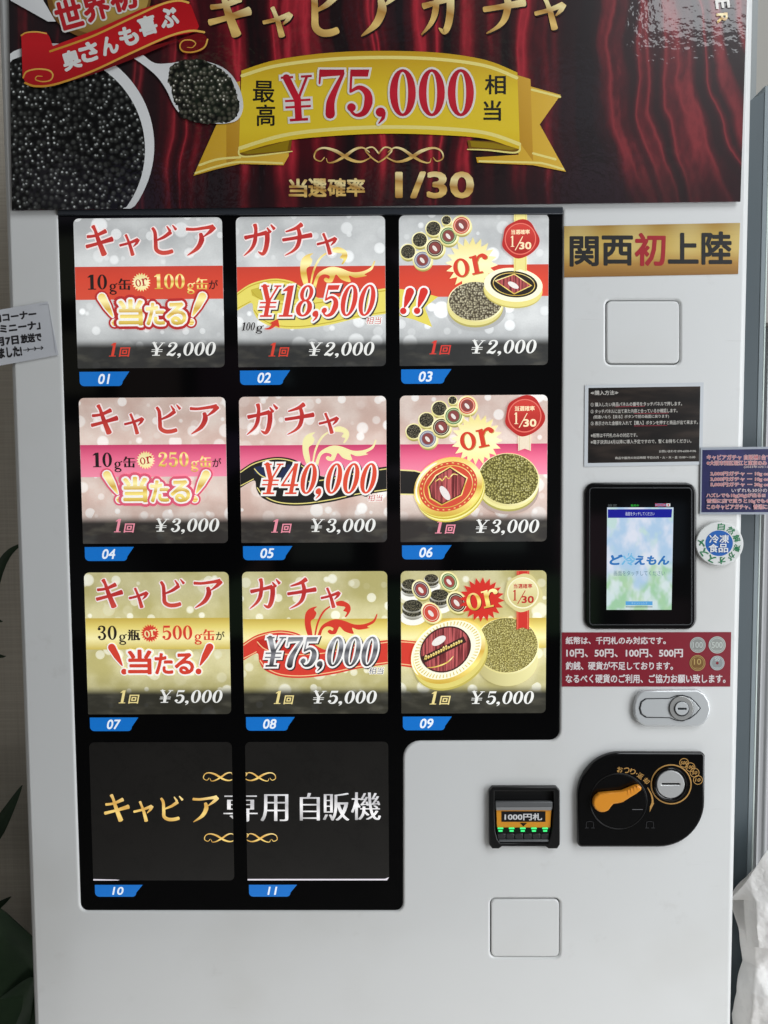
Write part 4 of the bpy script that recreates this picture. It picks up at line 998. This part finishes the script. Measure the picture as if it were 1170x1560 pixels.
# --- 10 and 11, the black pair
m_bk, nb = new('black_marble_print', rough=.3, coat=.55)
vv = nb.uv('metric'); nz = nb.noise(vv, 14, 5, .6)
vein = nb.smooth(nb.math('ABSOLUTE', nb.math('SUBTRACT', nz, .5)), .022, .0)
finish(nb, nb.mix(nb.math('MULTIPLY', vein, .4), nb.mix(nb.noise(vv, 9, 3), rgb((27, 26, 25)), rgb((38, 36, 34))), rgb((22, 21, 20))), .10)
GK = grad(((0, (186, 136, 62)), (.35, (240, 206, 120)), (.6, (206, 158, 78)), (1, (246, 222, 150))), 'lit', tilt=.3, key='gold_kana')
SK = grad(((0, (150, 148, 148)), (.4, (236, 234, 234)), (.7, (180, 178, 180)), (1, (220, 220, 222))), 'lit', tilt=.3, key='silver_kanji')
def halfclip(A, keep_left, cut):
    """cut the artwork at the card edge (drops faces that lie beyond it, trims the vertices)"""
    for i, v in enumerate(A.v):
        if keep_left and v.x > cut: A.v[i] = Vector((cut, v.y, v.z))
        if not keep_left and v.x < cut: A.v[i] = Vector((cut, v.y, v.z))
    nf, nm = [], []
    for f, m in zip(A.f, A.fm):
        if all(abs(A.v[q].x - cut) < 1e-7 for q in f): continue
        nf.append(f); nm.append(m)
    A.f, A.fm = nf, nm
for c, lb in ((0, 'black marbled card with gold katakana lettering, above tag 10'), (1, 'black marbled card with silver kanji lettering, above tag 11')):
    t, mp = start_card(3, c, m_bk, lb)
    pmap = lambda x, y: at(x, y, .0018)
    A = Art(pmap, D0)
    if c == 0:
        for ch, b in (('キ', (159, 1210, 197, 1252)), ('ャ', (203, 1220, 234, 1252)), ('ビ', (243, 1213, 279, 1250)), ('ア', (293, 1212, 333, 1253))): A.kana(ch, b, GK, heavy=1.1)
        A.text('専', (342, 1208, 391, 1252), SK, bold=-.012, mincho=1.5)
    else:
        A.text('専', (342, 1208, 391, 1252), SK, bold=-.012, mincho=1.5)
        for ch, b in (('用', (398, 1210, 438, 1251)), ('自', (458, 1208, 486, 1250)), ('販', (493, 1208, 531, 1250)), ('機', (536, 1207, 579, 1249))): A.text(ch, b, SK, bold=-.012, mincho=1.2)
    cut = mp(100, 50).x - .0004 if c == 0 else mp(0, 50).x + .0004
    halfclip(A, c == 0, cut)
    A.build('lettering', t)
    A = Art(pmap, D0 + .4 * .0008); scroll(A, 365, 1183, 113, 15, GK, 1.7); scroll(A, 367, 1276, 114, 15, GK, 1.7); halfclip(A, c == 0, cut); A.build('flourish', t)
    if True:
        x1 = 100 if c else 19
        A = Art(mp, D0 + .4 * .0012)  # pale strip along the card's bottom edge
        A.poly([(.2, 98.8), (x1 - 3, 98.8 if c else 99.2), (x1, 97.6 if c else 99.5), (x1 - 1.5, 99.9), (.2, 99.9)], L((214, 208, 216))); A.build('pale_edge', t)
# ================================================================ POSTER AND STICKERS
Pk = lambda c: ink(c, 'poster')
PG = lambda st, tilt=0, key='gold': grad(st, 'poster', tilt, key)
DP = .006
TOPY = -250
poster = thing('poster', 'large glossy maroon curtain poster with gold ribbon and caviar bowl across the machine top', 'poster', at(573, 322, -.004) + Vector((0, 0, 0)))
m_cur, nb = new('curtain_print'); poster_gloss(nb)
v = nb.uv('metric'); xz = nb.sep(v); uu = nb.sep(nb.uv('UVMap'))
wob = nb.math('MULTIPLY', nb.noise(nb.vmath('MULTIPLY', v, (5, 5, 1)), 1, 2), .05)
tie = nb.math('MULTIPLY', nb.math('POWER', nb.math('MAXIMUM', nb.math('SUBTRACT', xz[0], .26), 0), 1.0), nb.math('MULTIPLY', nb.math('SUBTRACT', xz[1], 2.06), 1.1))
xx = nb.math('ADD', nb.math('ADD', xz[0], wob), tie)
cmb = nb.n('ShaderNodeCombineXYZ'); nb.l(xx, cmb.inputs[0]); nb.l(nb.math('MULTIPLY', xz[1], .03), cmb.inputs[1])
f1 = nb.noise(cmb.outputs[0], 26, 2, .55)
tx = nb.noise(nb.vmath('MULTIPLY', v, (90, 40, 1)), 1, 3)
f = nb.math('ADD', f1, nb.math('MULTIPLY', nb.math('SUBTRACT', tx, .5), .06))
ccol = nb.ramp(f, [(.36, (26, 11, 14)), (.48, (70, 14, 22)), (.54, (118, 24, 34)), (.59, (186, 44, 58)), (.64, (104, 20, 30)), (.75, (38, 12, 17))])
side = nb.math('ADD', nb.math('ABSOLUTE', nb.math('ADD', xz[0], .04)), 0)
ccol = nb.mix(nb.math('MULTIPLY', nb.smooth(side, .16, .34), .85), ccol, nb.ramp(f, [(.51, (33, 25, 28)), (.56, (84, 30, 36)), (.59, (122, 46, 50)), (.62, (62, 27, 32)), (.68, (33, 25, 28))]))
ccol = nb.mix(nb.math('MULTIPLY', nb.smooth(uu[1], .16, .02), .75), ccol, rgb((34, 20, 24)))
finish(nb, ccol)
pc = [(18, 320.5), (10, TOPY), (1146, TOPY), (1128, 307)]
pv = [at(*p, -DP) for p in pc]
vs = pv + [p + Vector((0, .002, 0)) for p in pv]
link('sheet', vs, [(0, 1, 2, 3)[::-1], (4, 5, 6, 7), (0, 3, 7, 4), (1, 5, 6, 2), (0, 4, 5, 1), (3, 2, 6, 7)], [m_cur], parent=poster)
shade(poster.children[0], 30)
for x in (120, 1040):
    p = at(x, 200, -.002); box('spacer', (p.x - .02, -.0039, p.z - .02), (p.x + .02, -.0003, p.z + .02), pm('foam_spacer', (210, 210, 206), rough=.8), poster)
pm_ = pxmap(DP + .0003)
def part(name, d, ops):
    A = Art(pm_, DP + d); ops(A); return A.build(name, poster)
CAV_B = caviar('black_caviar_print', .0078, (8, 8, 8), (66, 67, 64), (226, 230, 228), 'poster', 1.25)
CAV_S = caviar('spoon_caviar_print', .0066, (14, 13, 10), (92, 89, 76), (250, 246, 232), 'poster', 1.25)
def edge_l(y): return 18 - 8 * (320.5 - y) / (320.5 - TOPY) + .6
def edge_b(x): return 320.5 - (x - 18) / 1110 * 13.5 - .6
def clip_poster(pts): return [(max(x, edge_l(y)), min(y, edge_b(x))) for x, y in pts]
def op(A):
    A.poly(clip_poster(ell(80, 222, 155, 156, 90)), PG(((0, (206, 208, 210)), (.5, (242, 243, 243)), (1, (228, 228, 228))), .3, 'bowl'))
    A.poly(clip_poster(ell(74, 228, 147, 148, 90)), CAV_B)
part('caviar_bowl', .0002, op)
def op(A):
    sg_ = PG(((0, (214, 216, 218)), (.5, (236, 236, 236)), (1, (190, 192, 194))), .5, 'spoon')
    A.poly([(p.x, p.y) for p in spline([(196, 84), (215, 83), (236, 97), (262, 97), (300, 92), (340, 104), (362, 128), (371, 160), (364, 182), (344, 189), (318, 188), (286, 181), (268, 166), (254, 138), (240, 118), (222, 102)], [1] * 16, 5)[0]], sg_)
    rr = random.Random(3)
    heap = [(258, 112), (262, 101), (276, 94), (290, 91), (306, 92), (322, 97), (336, 106), (348, 115), (356, 130), (362, 146), (365, 162), (361, 178), (350, 187), (336, 188), (320, 190), (304, 189), (288, 184), (275, 178), (272, 165), (264, 152), (262, 138), (257, 126)]
    hp = [(p.x + rr.uniform(-1.3, 1.3), p.y + rr.uniform(-1.3, 1.3)) for p in spline(heap + [heap[0]], [1] * 23, 5)[0]]
    A.poly(hp, CAV_S)
part('caviar_spoon', .0022, op)
part('spoon_handle', .0022, lambda A: A.poly([(17, 2), (15, -60), (30, -60), (86, 34), (74, 34)], PG(((0, (214, 216, 218)), (.5, (236, 236, 236)), (1, (190, 192, 194))), .5, 'spoon')))
def op(A):
    A.poly(ell(152, -4, 79, 66, 60), Pk((126, 88, 40))); A.poly(ell(154, -8, 74, 62, 60), PG(((0, (132, 96, 40)), (.5, (196, 164, 84)), (1, (150, 112, 50))), .4, 'medal'))
    for ch, x, y in (('世', 106, 23), ('界', 147, 11), ('初', 188, -4)):
        A.text(ch, (x - 19, y - 21, x + 19, y + 21), Pk((196, 36, 44)), bold=.04, outlines=[(.055, Pk((238, 234, 228)))], rot=-.27)
part('gold_medal', .0026, op)
def op(A):
    rd = PG(((0, (176, 22, 30)), (.5, (206, 30, 38)), (1, (186, 24, 32))), 0, 'red'); dk = Pk((120, 16, 22)); ed = PG(((0, (214, 150, 50)), (1, (240, 190, 92))), .5, 'gold_edge')
    back = [(34, 54), (44, 50), (70, 51), (78, 60), (80, 112), (70, 130), (44, 134), (36, 124)]
    A.poly([(p.x, p.y) for p in spline([(36, 118), (60, 133), (120, 122), (200, 93), (260, 68), (296, 54), (312, 55), (317, 66), (310, 78), (296, 82)] + [(280, 82), (272, 62)], [1] * 12, 5)[0]], dk)
    A.poly([(34, 56), (40, 51), (56, 49.5), (72, 51), (77, 58), (82, 72), (150, 46), (216, 16), (262, 2), (284, 3), (292, 10), (304, 42), (300, 50), (262, 58), (200, 84), (140, 112), (84, 131), (56, 134), (40, 127), (36, 118)], rd)
    A.stroke([(78, 80), (140, 58), (200, 30), (246, 9), (272, 3), (288, 6)], 3.2, ed); A.stroke([(40, 128), (56, 133), (86, 130), (140, 111), (200, 83), (256, 58), (290, 49), (312, 51)], 3.2, ed)
    A.stroke([(34, 56), (42, 51.5), (58, 50.5), (72, 53)], 2.2, ed)
    A.stroke([(37, 120), (42, 111), (58, 107), (76, 109), (82, 116), (78, 124), (66, 126), (56, 123), (58, 118), (66, 118)], [2.4, 2.4, 2.4, 2.4, 2.2, 2, 2, 1.6, 1.4, 1], ed)
    A.stroke([(317, 62), (312, 74), (296, 81), (280, 80), (275, 72), (280, 64), (292, 63), (299, 68), (294, 74), (286, 74)], [2.4, 2.4, 2.4, 2.4, 2.2, 2, 2, 1.6, 1.4, 1], ed)
    for ch, x, y in (('奥', 110, 93), ('さ', 137, 81), ('ん', 168, 71), ('も', 197, 57), ('喜', 226, 41), ('ぶ', 258, 29)):
        s_ = 13 if ch != 'ん' else 12; A.text(ch, (x - s_, y - s_ * 1.05, x + s_, y + s_ * 1.05), Pk((238, 238, 234)), bold=.05, rot=-.30)
part('red_ribbon', .0034, op)
GPK = PG(GOLD, .25, 'gold_kana')
def op(A):
    sh = Pk((30, 8, 12))
    for ch, b in (('キ', (318, -16, 382, 57)), ('ャ', (400, 10, 446, 57)), ('ビ', (470, -24, 524, 54)), ('ア', (548, -22, 612, 57)), ('ガ', (642, -24, 700, 54)), ('チ', (736, -24, 800, 52)), ('ャ', (814, -6, 862, 46))):
        A.kana(ch, (b[0] + 2, b[1] + 2.5, b[2] + 2, b[3] + 2.5), sh, bbox=b); A.kana(ch, b, GPK, bbox=b, heavy=1.32)
part('title', .0005, op)
def op(A):
    yl = PG(((0, (226, 186, 36)), (.25, (238, 206, 50)), (.6, (236, 204, 48)), (1, (206, 160, 36))), 0, 'ribbon_gold')
    side = PG(((0, (192, 140, 34)), (1, (222, 172, 62))), .3, 'ribbon_side'); dk = Pk((128, 92, 20)); ed = Pk((252, 236, 140)); tail = PG(((0, (214, 166, 42)), (1, (234, 190, 70))), 1, 'ribbon_tail')
    A.poly([(295, 268), (330, 190), (360, 188), (372, 238), (440, 212), (440, 238), (432, 252), (366, 250), (330, 258)], tail)
    A.poly([(345, 130), (366, 124), (366, 196), (376, 236), (345, 250)], side)
    A.poly([(862, 262), (822, 190), (854, 145), (808, 132), (790, 130), (780, 180), (790, 236), (725, 240), (727, 248), (812, 252)], tail)
    A.poly([(808, 121), (782, 113), (786, 210), (812, 246)], side)
    A.stroke([(298, 264), (330, 254), (366, 247), (430, 249)], 3, ed); A.stroke([(304, 252), (332, 243), (366, 240)], 3.4, ed); A.stroke([(858, 258), (830, 250), (812, 248), (730, 246)], 3, ed); A.stroke([(846, 243), (812, 234)], 3.4, ed); A.stroke([(853, 148), (810, 137)], 3.4, ed)
    top = [(p.x, p.y) for p in spline([(368, 108), (420, 92), (500, 81), (585, 78), (670, 81), (740, 92), (788, 111)], [1] * 7, 6)[0]]
    bot = [(p.x, p.y) for p in spline([(792, 230), (740, 212), (670, 206), (585, 204), (500, 208), (430, 216), (364, 236)], [1] * 7, 6)[0]]
    A.poly(top + bot, yl)
    for q0, q1, q2 in (((364, 236), (445, 213), (366, 224)), ((792, 230), (712, 214), (790, 218))):
        sg = 1 if q0[0] < 500 else -1
        A.poly([(q0[0], q0[1] - 2), (q0[0] + sg * 8, q0[1] + 3), (q0[0] + sg * 78, q0[1] - 3), (q1[0], q1[1]), (q0[0] + sg * 40, q0[1] - 14)], dk)
        A.poly([(q0[0] + sg * 4, q0[1] - 3), (q0[0] + sg * 14, q0[1] - 1), (q0[0] + sg * 74, q0[1] - 6), (q1[0] - sg * 4, q1[1] + 1), (q0[0] + sg * 42, q0[1] - 12)], Pk((158, 130, 20)))
        A.stroke([(q0[0], q0[1] - 8), (q0[0] + sg * 1, q0[1]), (q0[0] + sg * 12, q0[1] + 3), (q0[0] + sg * 50, q0[1] - 1), (q1[0], q1[1] + 18 if sg > 0 else q1[1] + 14)], [2, 3, 2.6, 2.4, 1.6], ed)
    A.stroke([(369, 116), (420, 101), (500, 91), (585, 88), (670, 91), (740, 101), (787, 119)], 5, ed); A.stroke([(366, 226), (430, 207), (500, 198), (585, 194), (670, 196), (740, 203), (791, 220)], 5.5, ed)
    K = Pk((34, 30, 26))
    A.text('最', (386, 124, 418, 156), K, bold=.015, rot=.02); A.text('高', (391, 160, 419, 192), K, bold=.015); A.text('相', (739, 115, 770, 144), K, bold=.015); A.text('当', (737, 154, 763, 184), K, bold=.015)
    R_ = PG(((0, (190, 22, 44)), (.5, (206, 34, 52)), (1, (182, 24, 44))), 0, 'red_digits'); Wt = Pk((240, 234, 226))
    A.glyphs('¥', (430, 116, 480, 185), R_, [(3.2, Wt)], rot=-.06); A.glyphs('75,000', (484, 106, 724, 178), R_, [(3.2, Wt)])
part('gold_ribbon', .0011, op)
def op(A):
    scroll(A, 577, 236, 202, 27, PG(GOLD, .3, 'gold_scroll'), 3.0)
    for ch, x in (('当', 454), ('選', 483.5), ('確', 513), ('率', 542)): A.text(ch, (x - 13.3, 273 - (x - 454) * .01, x + 13.3, 300 - (x - 454) * .01), GPK, bold=.03)
    A.text('1/30', (604, 263, 720, 301), GPK, bold=.03)
    A.text('E', (1094, -4, 1107, 16), Pk((226, 222, 214)), bold=.03, rot=1.45); A.text('R', (1093, 20, 1107, 36), GPK, bold=.03, rot=1.45); A.text('E', (1094, -24, 1107, -8), Pk((226, 222, 214)), bold=.03, rot=1.45)
part('lettering', .0006, op)

def sheet(name, label, cat, quad, d, th, mat, border=None, parent=None, round_=0):
    """a thin sheet with four pixel corners (TL, TR, BR, BL)"""
    c = at(sum(p[0] for p in quad) / 4, max(p[1] for p in quad), -d)
    t = thing(name, label, cat, c)
    pv = [at(*p, -d) for p in quad]; vs = pv + [p + Vector((0, th, 0)) for p in pv]
    uv = [(0, 1), (1, 1), (1, 0), (0, 0)] * 2
    o = link('sheet', vs, [(3, 2, 1, 0), (4, 5, 6, 7), (0, 1, 5, 4), (1, 2, 6, 5), (2, 3, 7, 6), (3, 0, 4, 7)], [mat], parent=t, uvs=uv); shade(o, 30)
    return t
# gold strip
m_strip_g, nb = new('gold_foil_print', rough=.38, coat=.3)
uv = nb.sep(nb.uv('UVMap'))
wv = nb.noise(nb.vmath('MULTIPLY', nb.uv('UVMap'), (3, 26, 1)), 1, 3)
hor = nb.math('ADD', nb.math('MULTIPLY', nb.math('SINE', nb.math('MULTIPLY', uv[0], 2 * PI * 3.2)), .5), .5)
gcol = nb.ramp(nb.math('ADD', nb.math('MULTIPLY', uv[1], .9), nb.math('MULTIPLY', wv, .12)), [(.05, (150, 106, 50)), (.26, (186, 138, 66)), (.5, (214, 180, 92)), (.72, (206, 172, 84)), (1, (164, 122, 50))])
finish(nb, nb.mix(nb.math('MULTIPLY', nb.math('MULTIPLY', hor, nb.smooth(uv[1], .2, .6)), .35), gcol, rgb((238, 222, 156))))
t = sheet('gold_sticker', 'gold sticker strip with black and red kanji at the upper right of the machine', 'sticker', [(859.5, 344.5), (1127.5, 339.5), (1124.5, 417.5), (859.5, 422.5)], .0006, .0004, m_strip_g)
A = Art(pxmap(.0007), .00065); K = ink((13, 11, 11)); R_ = ink((172, 14, 30))
for i, (ch, x0, y0, x1, y1) in enumerate((('関', 869, 361, 911, 405), ('西', 918, 360, 963, 403.5), ('初', 968, 356, 1013, 404), ('上', 1019, 356, 1063, 400.5), ('陸', 1070, 354, 1114, 402))): A.text(ch, (x0, y0, x1, y1), R_ if i == 2 else K, bold=.028)
A.build('lettering', t)

# laminated black instructions
m_lam, nb = new('clear_laminate', rough=.08, coat=0)
nb.b.inputs['Base Color'].default_value = rgb((214, 218, 222)); nb.b.inputs['Roughness'].default_value = .14
m_paperb, nb = new('black_wood_print', rough=.3, coat=.3)
vv = nb.uv('metric'); nn = nb.noise(nb.vmath('MULTIPLY', vv, (14, 60, 1)), 1, 4)
finish(nb, nb.mix(nb.smooth(nn, .4, .75), rgb((26, 22, 20)), rgb((62, 52, 46))))
t = sheet('instruction_sheet', 'laminated black sheet of small white handwriting style instructions above the touch screen', 'notice', [(891, 587), (1072, 582.5), (1070, 708), (890, 711)], .0010, .0006, m_lam)
A = Art(pxmap(.0011), .00105); A.poly([(896.5, 591), (1067, 588.5), (1065, 703), (895.5, 705.5)], m_paperb)
Wt = ink((222, 218, 210), 'film'); Rd = ink((170, 60, 76), 'film')
for s_, x0, x1, y0, h in (('≪購入方法≫', 900, 942, 594.8, 7), ('① 購入したい商品パネルの番号をタッチパネルで押します。', 900, 1039, 612.5, 6.2), ('② タッチパネルに出て来た内容と合っているか確認します。', 900, 1032, 623, 6.2),
        ('(間違いなら【戻る】ボタンで前の画面に戻ります)', 904, 1019, 632, 6), ('③ 表示された金額を入れて【購入】ボタンを押すと商品が出て来ます。', 900, 1063, 641, 6.2), ('※紙幣は千円札のみの対応です。', 900, 971, 660, 6.2), ('※電子決済は4月以降に導入予定ですので、暫くお待ちください。', 900, 1053, 669.5, 6.2),
        ('お問い合わせ 070-6500-9196', 1004, 1060, 685.3, 4), ('商品や販売の対応時間 平日の月・火・木・金 10:00～15:00', 937, 1059, 695, 4)):
    A.text(s_, (x0, y0, x1, y0 + h), Wt, bold=.012, rot=-.012)
for x0, x1, y in ((938, 982, 619.3), (966, 1018, 629.5), (966, 1016, 648.5)): A.stroke([(x0, y + .5), (x1, y - .3)], .8, Rd)
A.build('print', t)

# red notice
m_redn = ink((140, 32, 48), 'film')
t = sheet('red_notice', 'dark red notice sticker with white text and four coin pictures below the touch screen', 'notice', [(856, 963.5), (1114, 963), (1112.5, 1046), (856, 1046)], .0006, .0004, m_redn)
A = Art(pxmap(.0007), .00065); Wt = ink((232, 222, 222))
for s_, x0, x1, y0, y1 in (('紙幣は、千円札のみ対応です。', 862, 1014, 970.3, 981.3), ('10円、50円、100円、500円', 863, 1040, 989, 1001), ('釣銭、硬貨が不足しております。', 862, 1025, 1008.3, 1020.3), ('なるべく硬貨のご利用、ご協力お願い致します。', 862, 1105, 1027.5, 1040.3)): A.text(s_, (x0, y0, x1, y1), Wt, bold=.03)
A.build('lettering', t)
A = Art(pxmap(.0008), .00085)
for tx_, x, y, rr, c0, c1 in (('100', 1063, 982.5, 12, (150, 152, 148), (202, 206, 202)), ('500', 1092.5, 982.5, 13, (158, 162, 156), (208, 214, 208)), ('10', 1062.5, 1010, 12, (128, 92, 48), (196, 168, 104)), ('50', 1092.5, 1010, 11, (150, 156, 156), (206, 212, 212))):
    A.poly(ell(x, y, rr, rr, 30), ink(c1, 'film')); A.poly(ell(x, y, rr * .93, rr * .93, 30), ink(c0, 'film')); A.poly(ell(x, y, rr * .82, rr * .82, 30), ink(c1, 'film'), [ell(x, y, rr * .77, rr * .77, 30)])
    w_ = rr * (.62 if len(tx_) == 3 else .45)
    if tx_ == '50': A.poly(ell(x, y, rr * .2, n=14), m_redn); A.text(tx_, (x - 3.5, y - 8.2, x + 3.5, y - 3.4), ink(c1, 'film'), bold=.02)
    else: A.text(tx_, (x - w_, y - 4.4 - (2 if tx_ == '10' else 0), x + w_, y + 4.4 - (2 if tx_ == '10' else 0)), ink(c1, 'film'), bold=.01)
    for q in range(5): A.stroke([(x - 4 + 2 * q, y + rr * .6), (x - 3.4 + 2 * q, y + rr * .66)], .7, ink(c1, 'film'))
A.build('coin_pictures', t)

# blue laminated sheet sticking out past the door edge
m_blue, nb = new('navy_print', rough=.3, coat=.4)
vv = nb.uv('metric'); finish(nb, nb.mix(nb.smooth(nb.noise(vv, 40, 3), .4, .75), rgb((30, 32, 82)), rgb((48, 46, 100))))
m_lam2 = pm('clear_laminate_edge', (170, 176, 186), rough=.15)
t = sheet('blue_sheet', 'laminated navy sheet with pink and white outlined text sticking out past the machine edge', 'notice', [(1067.5, 682), (1330, 678), (1330, 784), (1066.5, 783.5)], .0024, .0006, m_lam2)
A = Art(pxmap(.0025), .00245); A.poly([(1070, 685.5), (1326, 681.5), (1326, 780), (1068.5, 780.5)], m_blue)
Pkk = ink((232, 214, 214), 'film'); Rr = ink((196, 96, 104), 'film')
for s_, x0, x1, y0, h, oc in (('キャビアガチャ 自販機1台で日本', 1077, 1190, 693, 7.4, 1), ('※大阪市西区堀江と東京のみ', 1076.5, 1168, 701.8, 7, 1), ('(2023年3月1日より)', 1133, 1188, 709.5, 4, 0), ('2,000円ガチャ ー 10g or 100g', 1082, 1190, 718.5, 7, 1), ('3,000円ガチャ ー 10g or 250g', 1082, 1190, 726.8, 7, 1), ('5,000円ガチャ ー 30g or 500g', 1082, 1190, 735, 7, 1),
        ('いずれも30分の1です', 1114, 1188, 744, 6, 0), ('ハズレでも10g(30g)が出る!!!', 1075.5, 1165, 751.5, 7, 1), ('普通に店で買うと10gでも4,000円', 1076, 1190, 760, 7, 1), ('このキャビアガチャ、普通にお得です!!', 1076, 1200, 768.5, 7, 1)):
    A.text(s_, (x0, y0, x1, y0 + h), Rr if oc else Pkk, bold=.012, outlines=[(.055, Pkk)] if oc else ())
A.build('print', t)

# round frozen-food badge
bd = thing('round_badge', 'round white badge with green ring text and a blue centre at the machine edge', 'badge', at(1096, 862, -.003))
m_bw = pm('badge_white', (222, 224, 222), rough=.4, coat=.2)
plate('disc', ell(1096.5, 828.5, 36.5, 33.5, 64), [], .0055, .0042, .0014, m_bw, bd)
A = Art(pxmap(.0056), .0056); A.poly(ell(1095.5, 827.5, 21, 19.6, 48), ink((28, 100, 184), 'film'))
Gn = ink((22, 128, 78), 'film'); Wt = ink((236, 240, 244), 'film')
for i, ch in enumerate('自然解凍がオススメ'):
    th = (6 + 33.2 * i) * PI / 180; x, y = 1096 + 27.5 * math.sin(th), 828 - 25.8 * math.cos(th); A.text(ch, (x - 5.3, y - 5.1, x + 5.3, y + 5.1), Gn, bold=.022, rot=th)
for ch, x, y in (('冷', 1087.5, 821), ('凍', 1103, 821), ('食', 1086.5, 835), ('品', 1101.5, 835)): A.text(ch, (x - 7, y - 6.2, x + 7, y + 6.2), Wt, bold=.022)
A.build('print', bd)

# white strip at the left
m_wp, nb = new('white_paper_laminate', rough=.25, coat=.2); finish(nb, nb.mix(nb.noise(nb.uv('metric'), 30, 3), rgb((214, 216, 220)), rgb((196, 198, 204))))
t = sheet('paper_label', 'slanted white paper label with black handwritten style text on the machine left edge', 'notice', [(-150, 497), (72.5, 459.5), (89, 540.5), (-140, 583)], .0022, .0005, m_wp)
A = Art(pxmap(.0023), .00225); K = ink((32, 30, 34))
rot_ = -.115
A.text('番組内コーナー', (-38, 477, 55, 489.5), K, bold=.055, rot=rot_); A.text('「フェミニーナ」', (-36, 493.5, 61, 506.5), K, bold=.055, rot=rot_); A.text('3月7日', (-13, 513.5, 28, 526), K, bold=.055, rot=rot_); A.text('放送で', (32, 508.5, 63, 521), K, bold=.055, rot=rot_)
A.text('されました!', (-24, 530.5, 33, 545), K, bold=.055, rot=rot_)
for i in range(3):
    x, y = 36 + 10.3 * i, 533.4 - 1.3 * i
    A.stroke([(x, y), (x + 9, y - 1)], 1.1, K); A.stroke([(x + 6.2, y - 3.4), (x + 9.2, y - 1)], 1, K); A.stroke([(x + 6.4, y + 1.8), (x + 9.2, y - 1)], 1, K)
A.stroke([(74, 463), (80, 500), (85, 538)], .5, ink((176, 178, 184)), caps=False); A.stroke([(73, 463), (60, 465)], .5, ink((176, 178, 184)), caps=False)
A.build('lettering', t)

# crumpled white carrier bag at the lower right
from mathutils import noise as mnoise
m_bag, nb = new('white_bag', rough=.38)
oc = nb.n('ShaderNodeTexCoord').outputs['Object']
rid = nb.math('ABSOLUTE', nb.math('SUBTRACT', nb.noise(oc, 13, 3, .5), .5)); rid2 = nb.math('ABSOLUTE', nb.math('SUBTRACT', nb.noise(oc, 38, 3, .5), .5))
hh = nb.math('ADD', nb.math('MULTIPLY', rid, 1.6), nb.math('MULTIPLY', rid2, .6))
finish(nb, rgb((238, 236, 233))); nb.bump(hh, .38, .02)
def cloth(name, rows, n, m, parent, amp, seed):
    """rows: pixel polylines with depth (x, y, Y) from top to bottom, subdivided and crumpled"""
    rr = random.Random(seed); ph = [(rr.uniform(20, 60), rr.uniform(20, 60), rr.uniform(0, 6)) for _ in range(5)]
    G = []
    for ri in range(len(rows) - 1):
        for j in range(n):
            t = j / n; G.append([[a_ + (b_ - a_) * t for a_, b_ in zip(p, q)] for p, q in zip(rows[ri], rows[ri + 1])])
    G.append([list(p) for p in rows[-1]])
    GG = []
    for row in G:
        R2 = []
        for i in range(len(row) - 1):
            for j in range(n): t = j / n; R2.append([a_ + (b_ - a_) * t for a_, b_ in zip(row[i], row[i + 1])])
        R2.append(row[-1]); GG.append(R2)
    vs = []; w_ = len(GG[0])
    for row in GG:
        for x, y, Y in row:
            p = at(x, y, Y + .035); q_ = Vector((p.x * 1.3, seed, p.z)); d_ = (abs(mnoise.noise(q_ * 9)) * 1.3 + abs(mnoise.noise(q_ * 24)) * .5) - .5
            vs.append(p + Vector((0, amp * d_, 0)))
    fs = [(r * w_ + i, (r + 1) * w_ + i, (r + 1) * w_ + i + 1, r * w_ + i + 1) for r in range(len(GG) - 1) for i in range(w_ - 1)]
    k = len(vs); vs2 = vs + [v_ + Vector((.0005, .0015, 0)) for v_ in vs]
    fs2 = fs + [tuple(k + q for q in reversed(f)) for f in fs]
    rim = [i for i in range(w_)] + [r * w_ + w_ - 1 for r in range(1, len(GG))] + [(len(GG) - 1) * w_ + i for i in range(w_ - 2, -1, -1)] + [r * w_ for r in range(len(GG) - 2, 0, -1)]
    fs2 += [(rim[i], rim[(i + 1) % len(rim)], k + rim[(i + 1) % len(rim)], k + rim[i]) for i in range(len(rim))]
    return shade(link(name, vs2, fs2, [m], parent=parent), 60)
bag = thing('carrier_bag', 'crumpled white paper carrier bag hanging at the lower right beside the machine', 'bag', at(1200, 1700, .02))
cloth('body', [[(1113, 1372, -.005), (1150, 1322, .0), (1190, 1268, .01), (1300, 1250, .02)], [(1124, 1418, .0), (1150, 1420, -.02), (1200, 1420, -.03), (1300, 1410, -.02)], [(1130, 1462, .005), (1150, 1470, -.012), (1200, 1478, -.02), (1300, 1470, -.02)],
               [(1120, 1500, .0), (1146, 1512, -.03), (1196, 1522, -.04), (1300, 1520, -.03)], [(1115, 1545, .0), (1142, 1556, -.03), (1196, 1568, -.045), (1300, 1570, -.04)], [(1140, 1720, .01), (1160, 1740, -.02), (1200, 1750, -.04), (1300, 1750, -.04)]], 14, m_bag, bag, .014, 4)
cloth('folded_flap', [[(1113.5, 1371, -.012), (1134, 1346, -.024), (1170, 1296, -.03), (1300, 1236, -.03)], [(1133, 1370.5, -.016), (1150, 1372, -.038), (1190, 1374, -.046), (1300, 1366, -.046)], [(1134, 1400, -.02), (1152, 1404, -.042), (1194, 1408, -.05), (1300, 1402, -.05)], [(1138, 1442, -.02), (1156, 1444, -.04), (1198, 1447, -.048), (1300, 1442, -.048)]], 14, m_bag, bag, .006, 9)
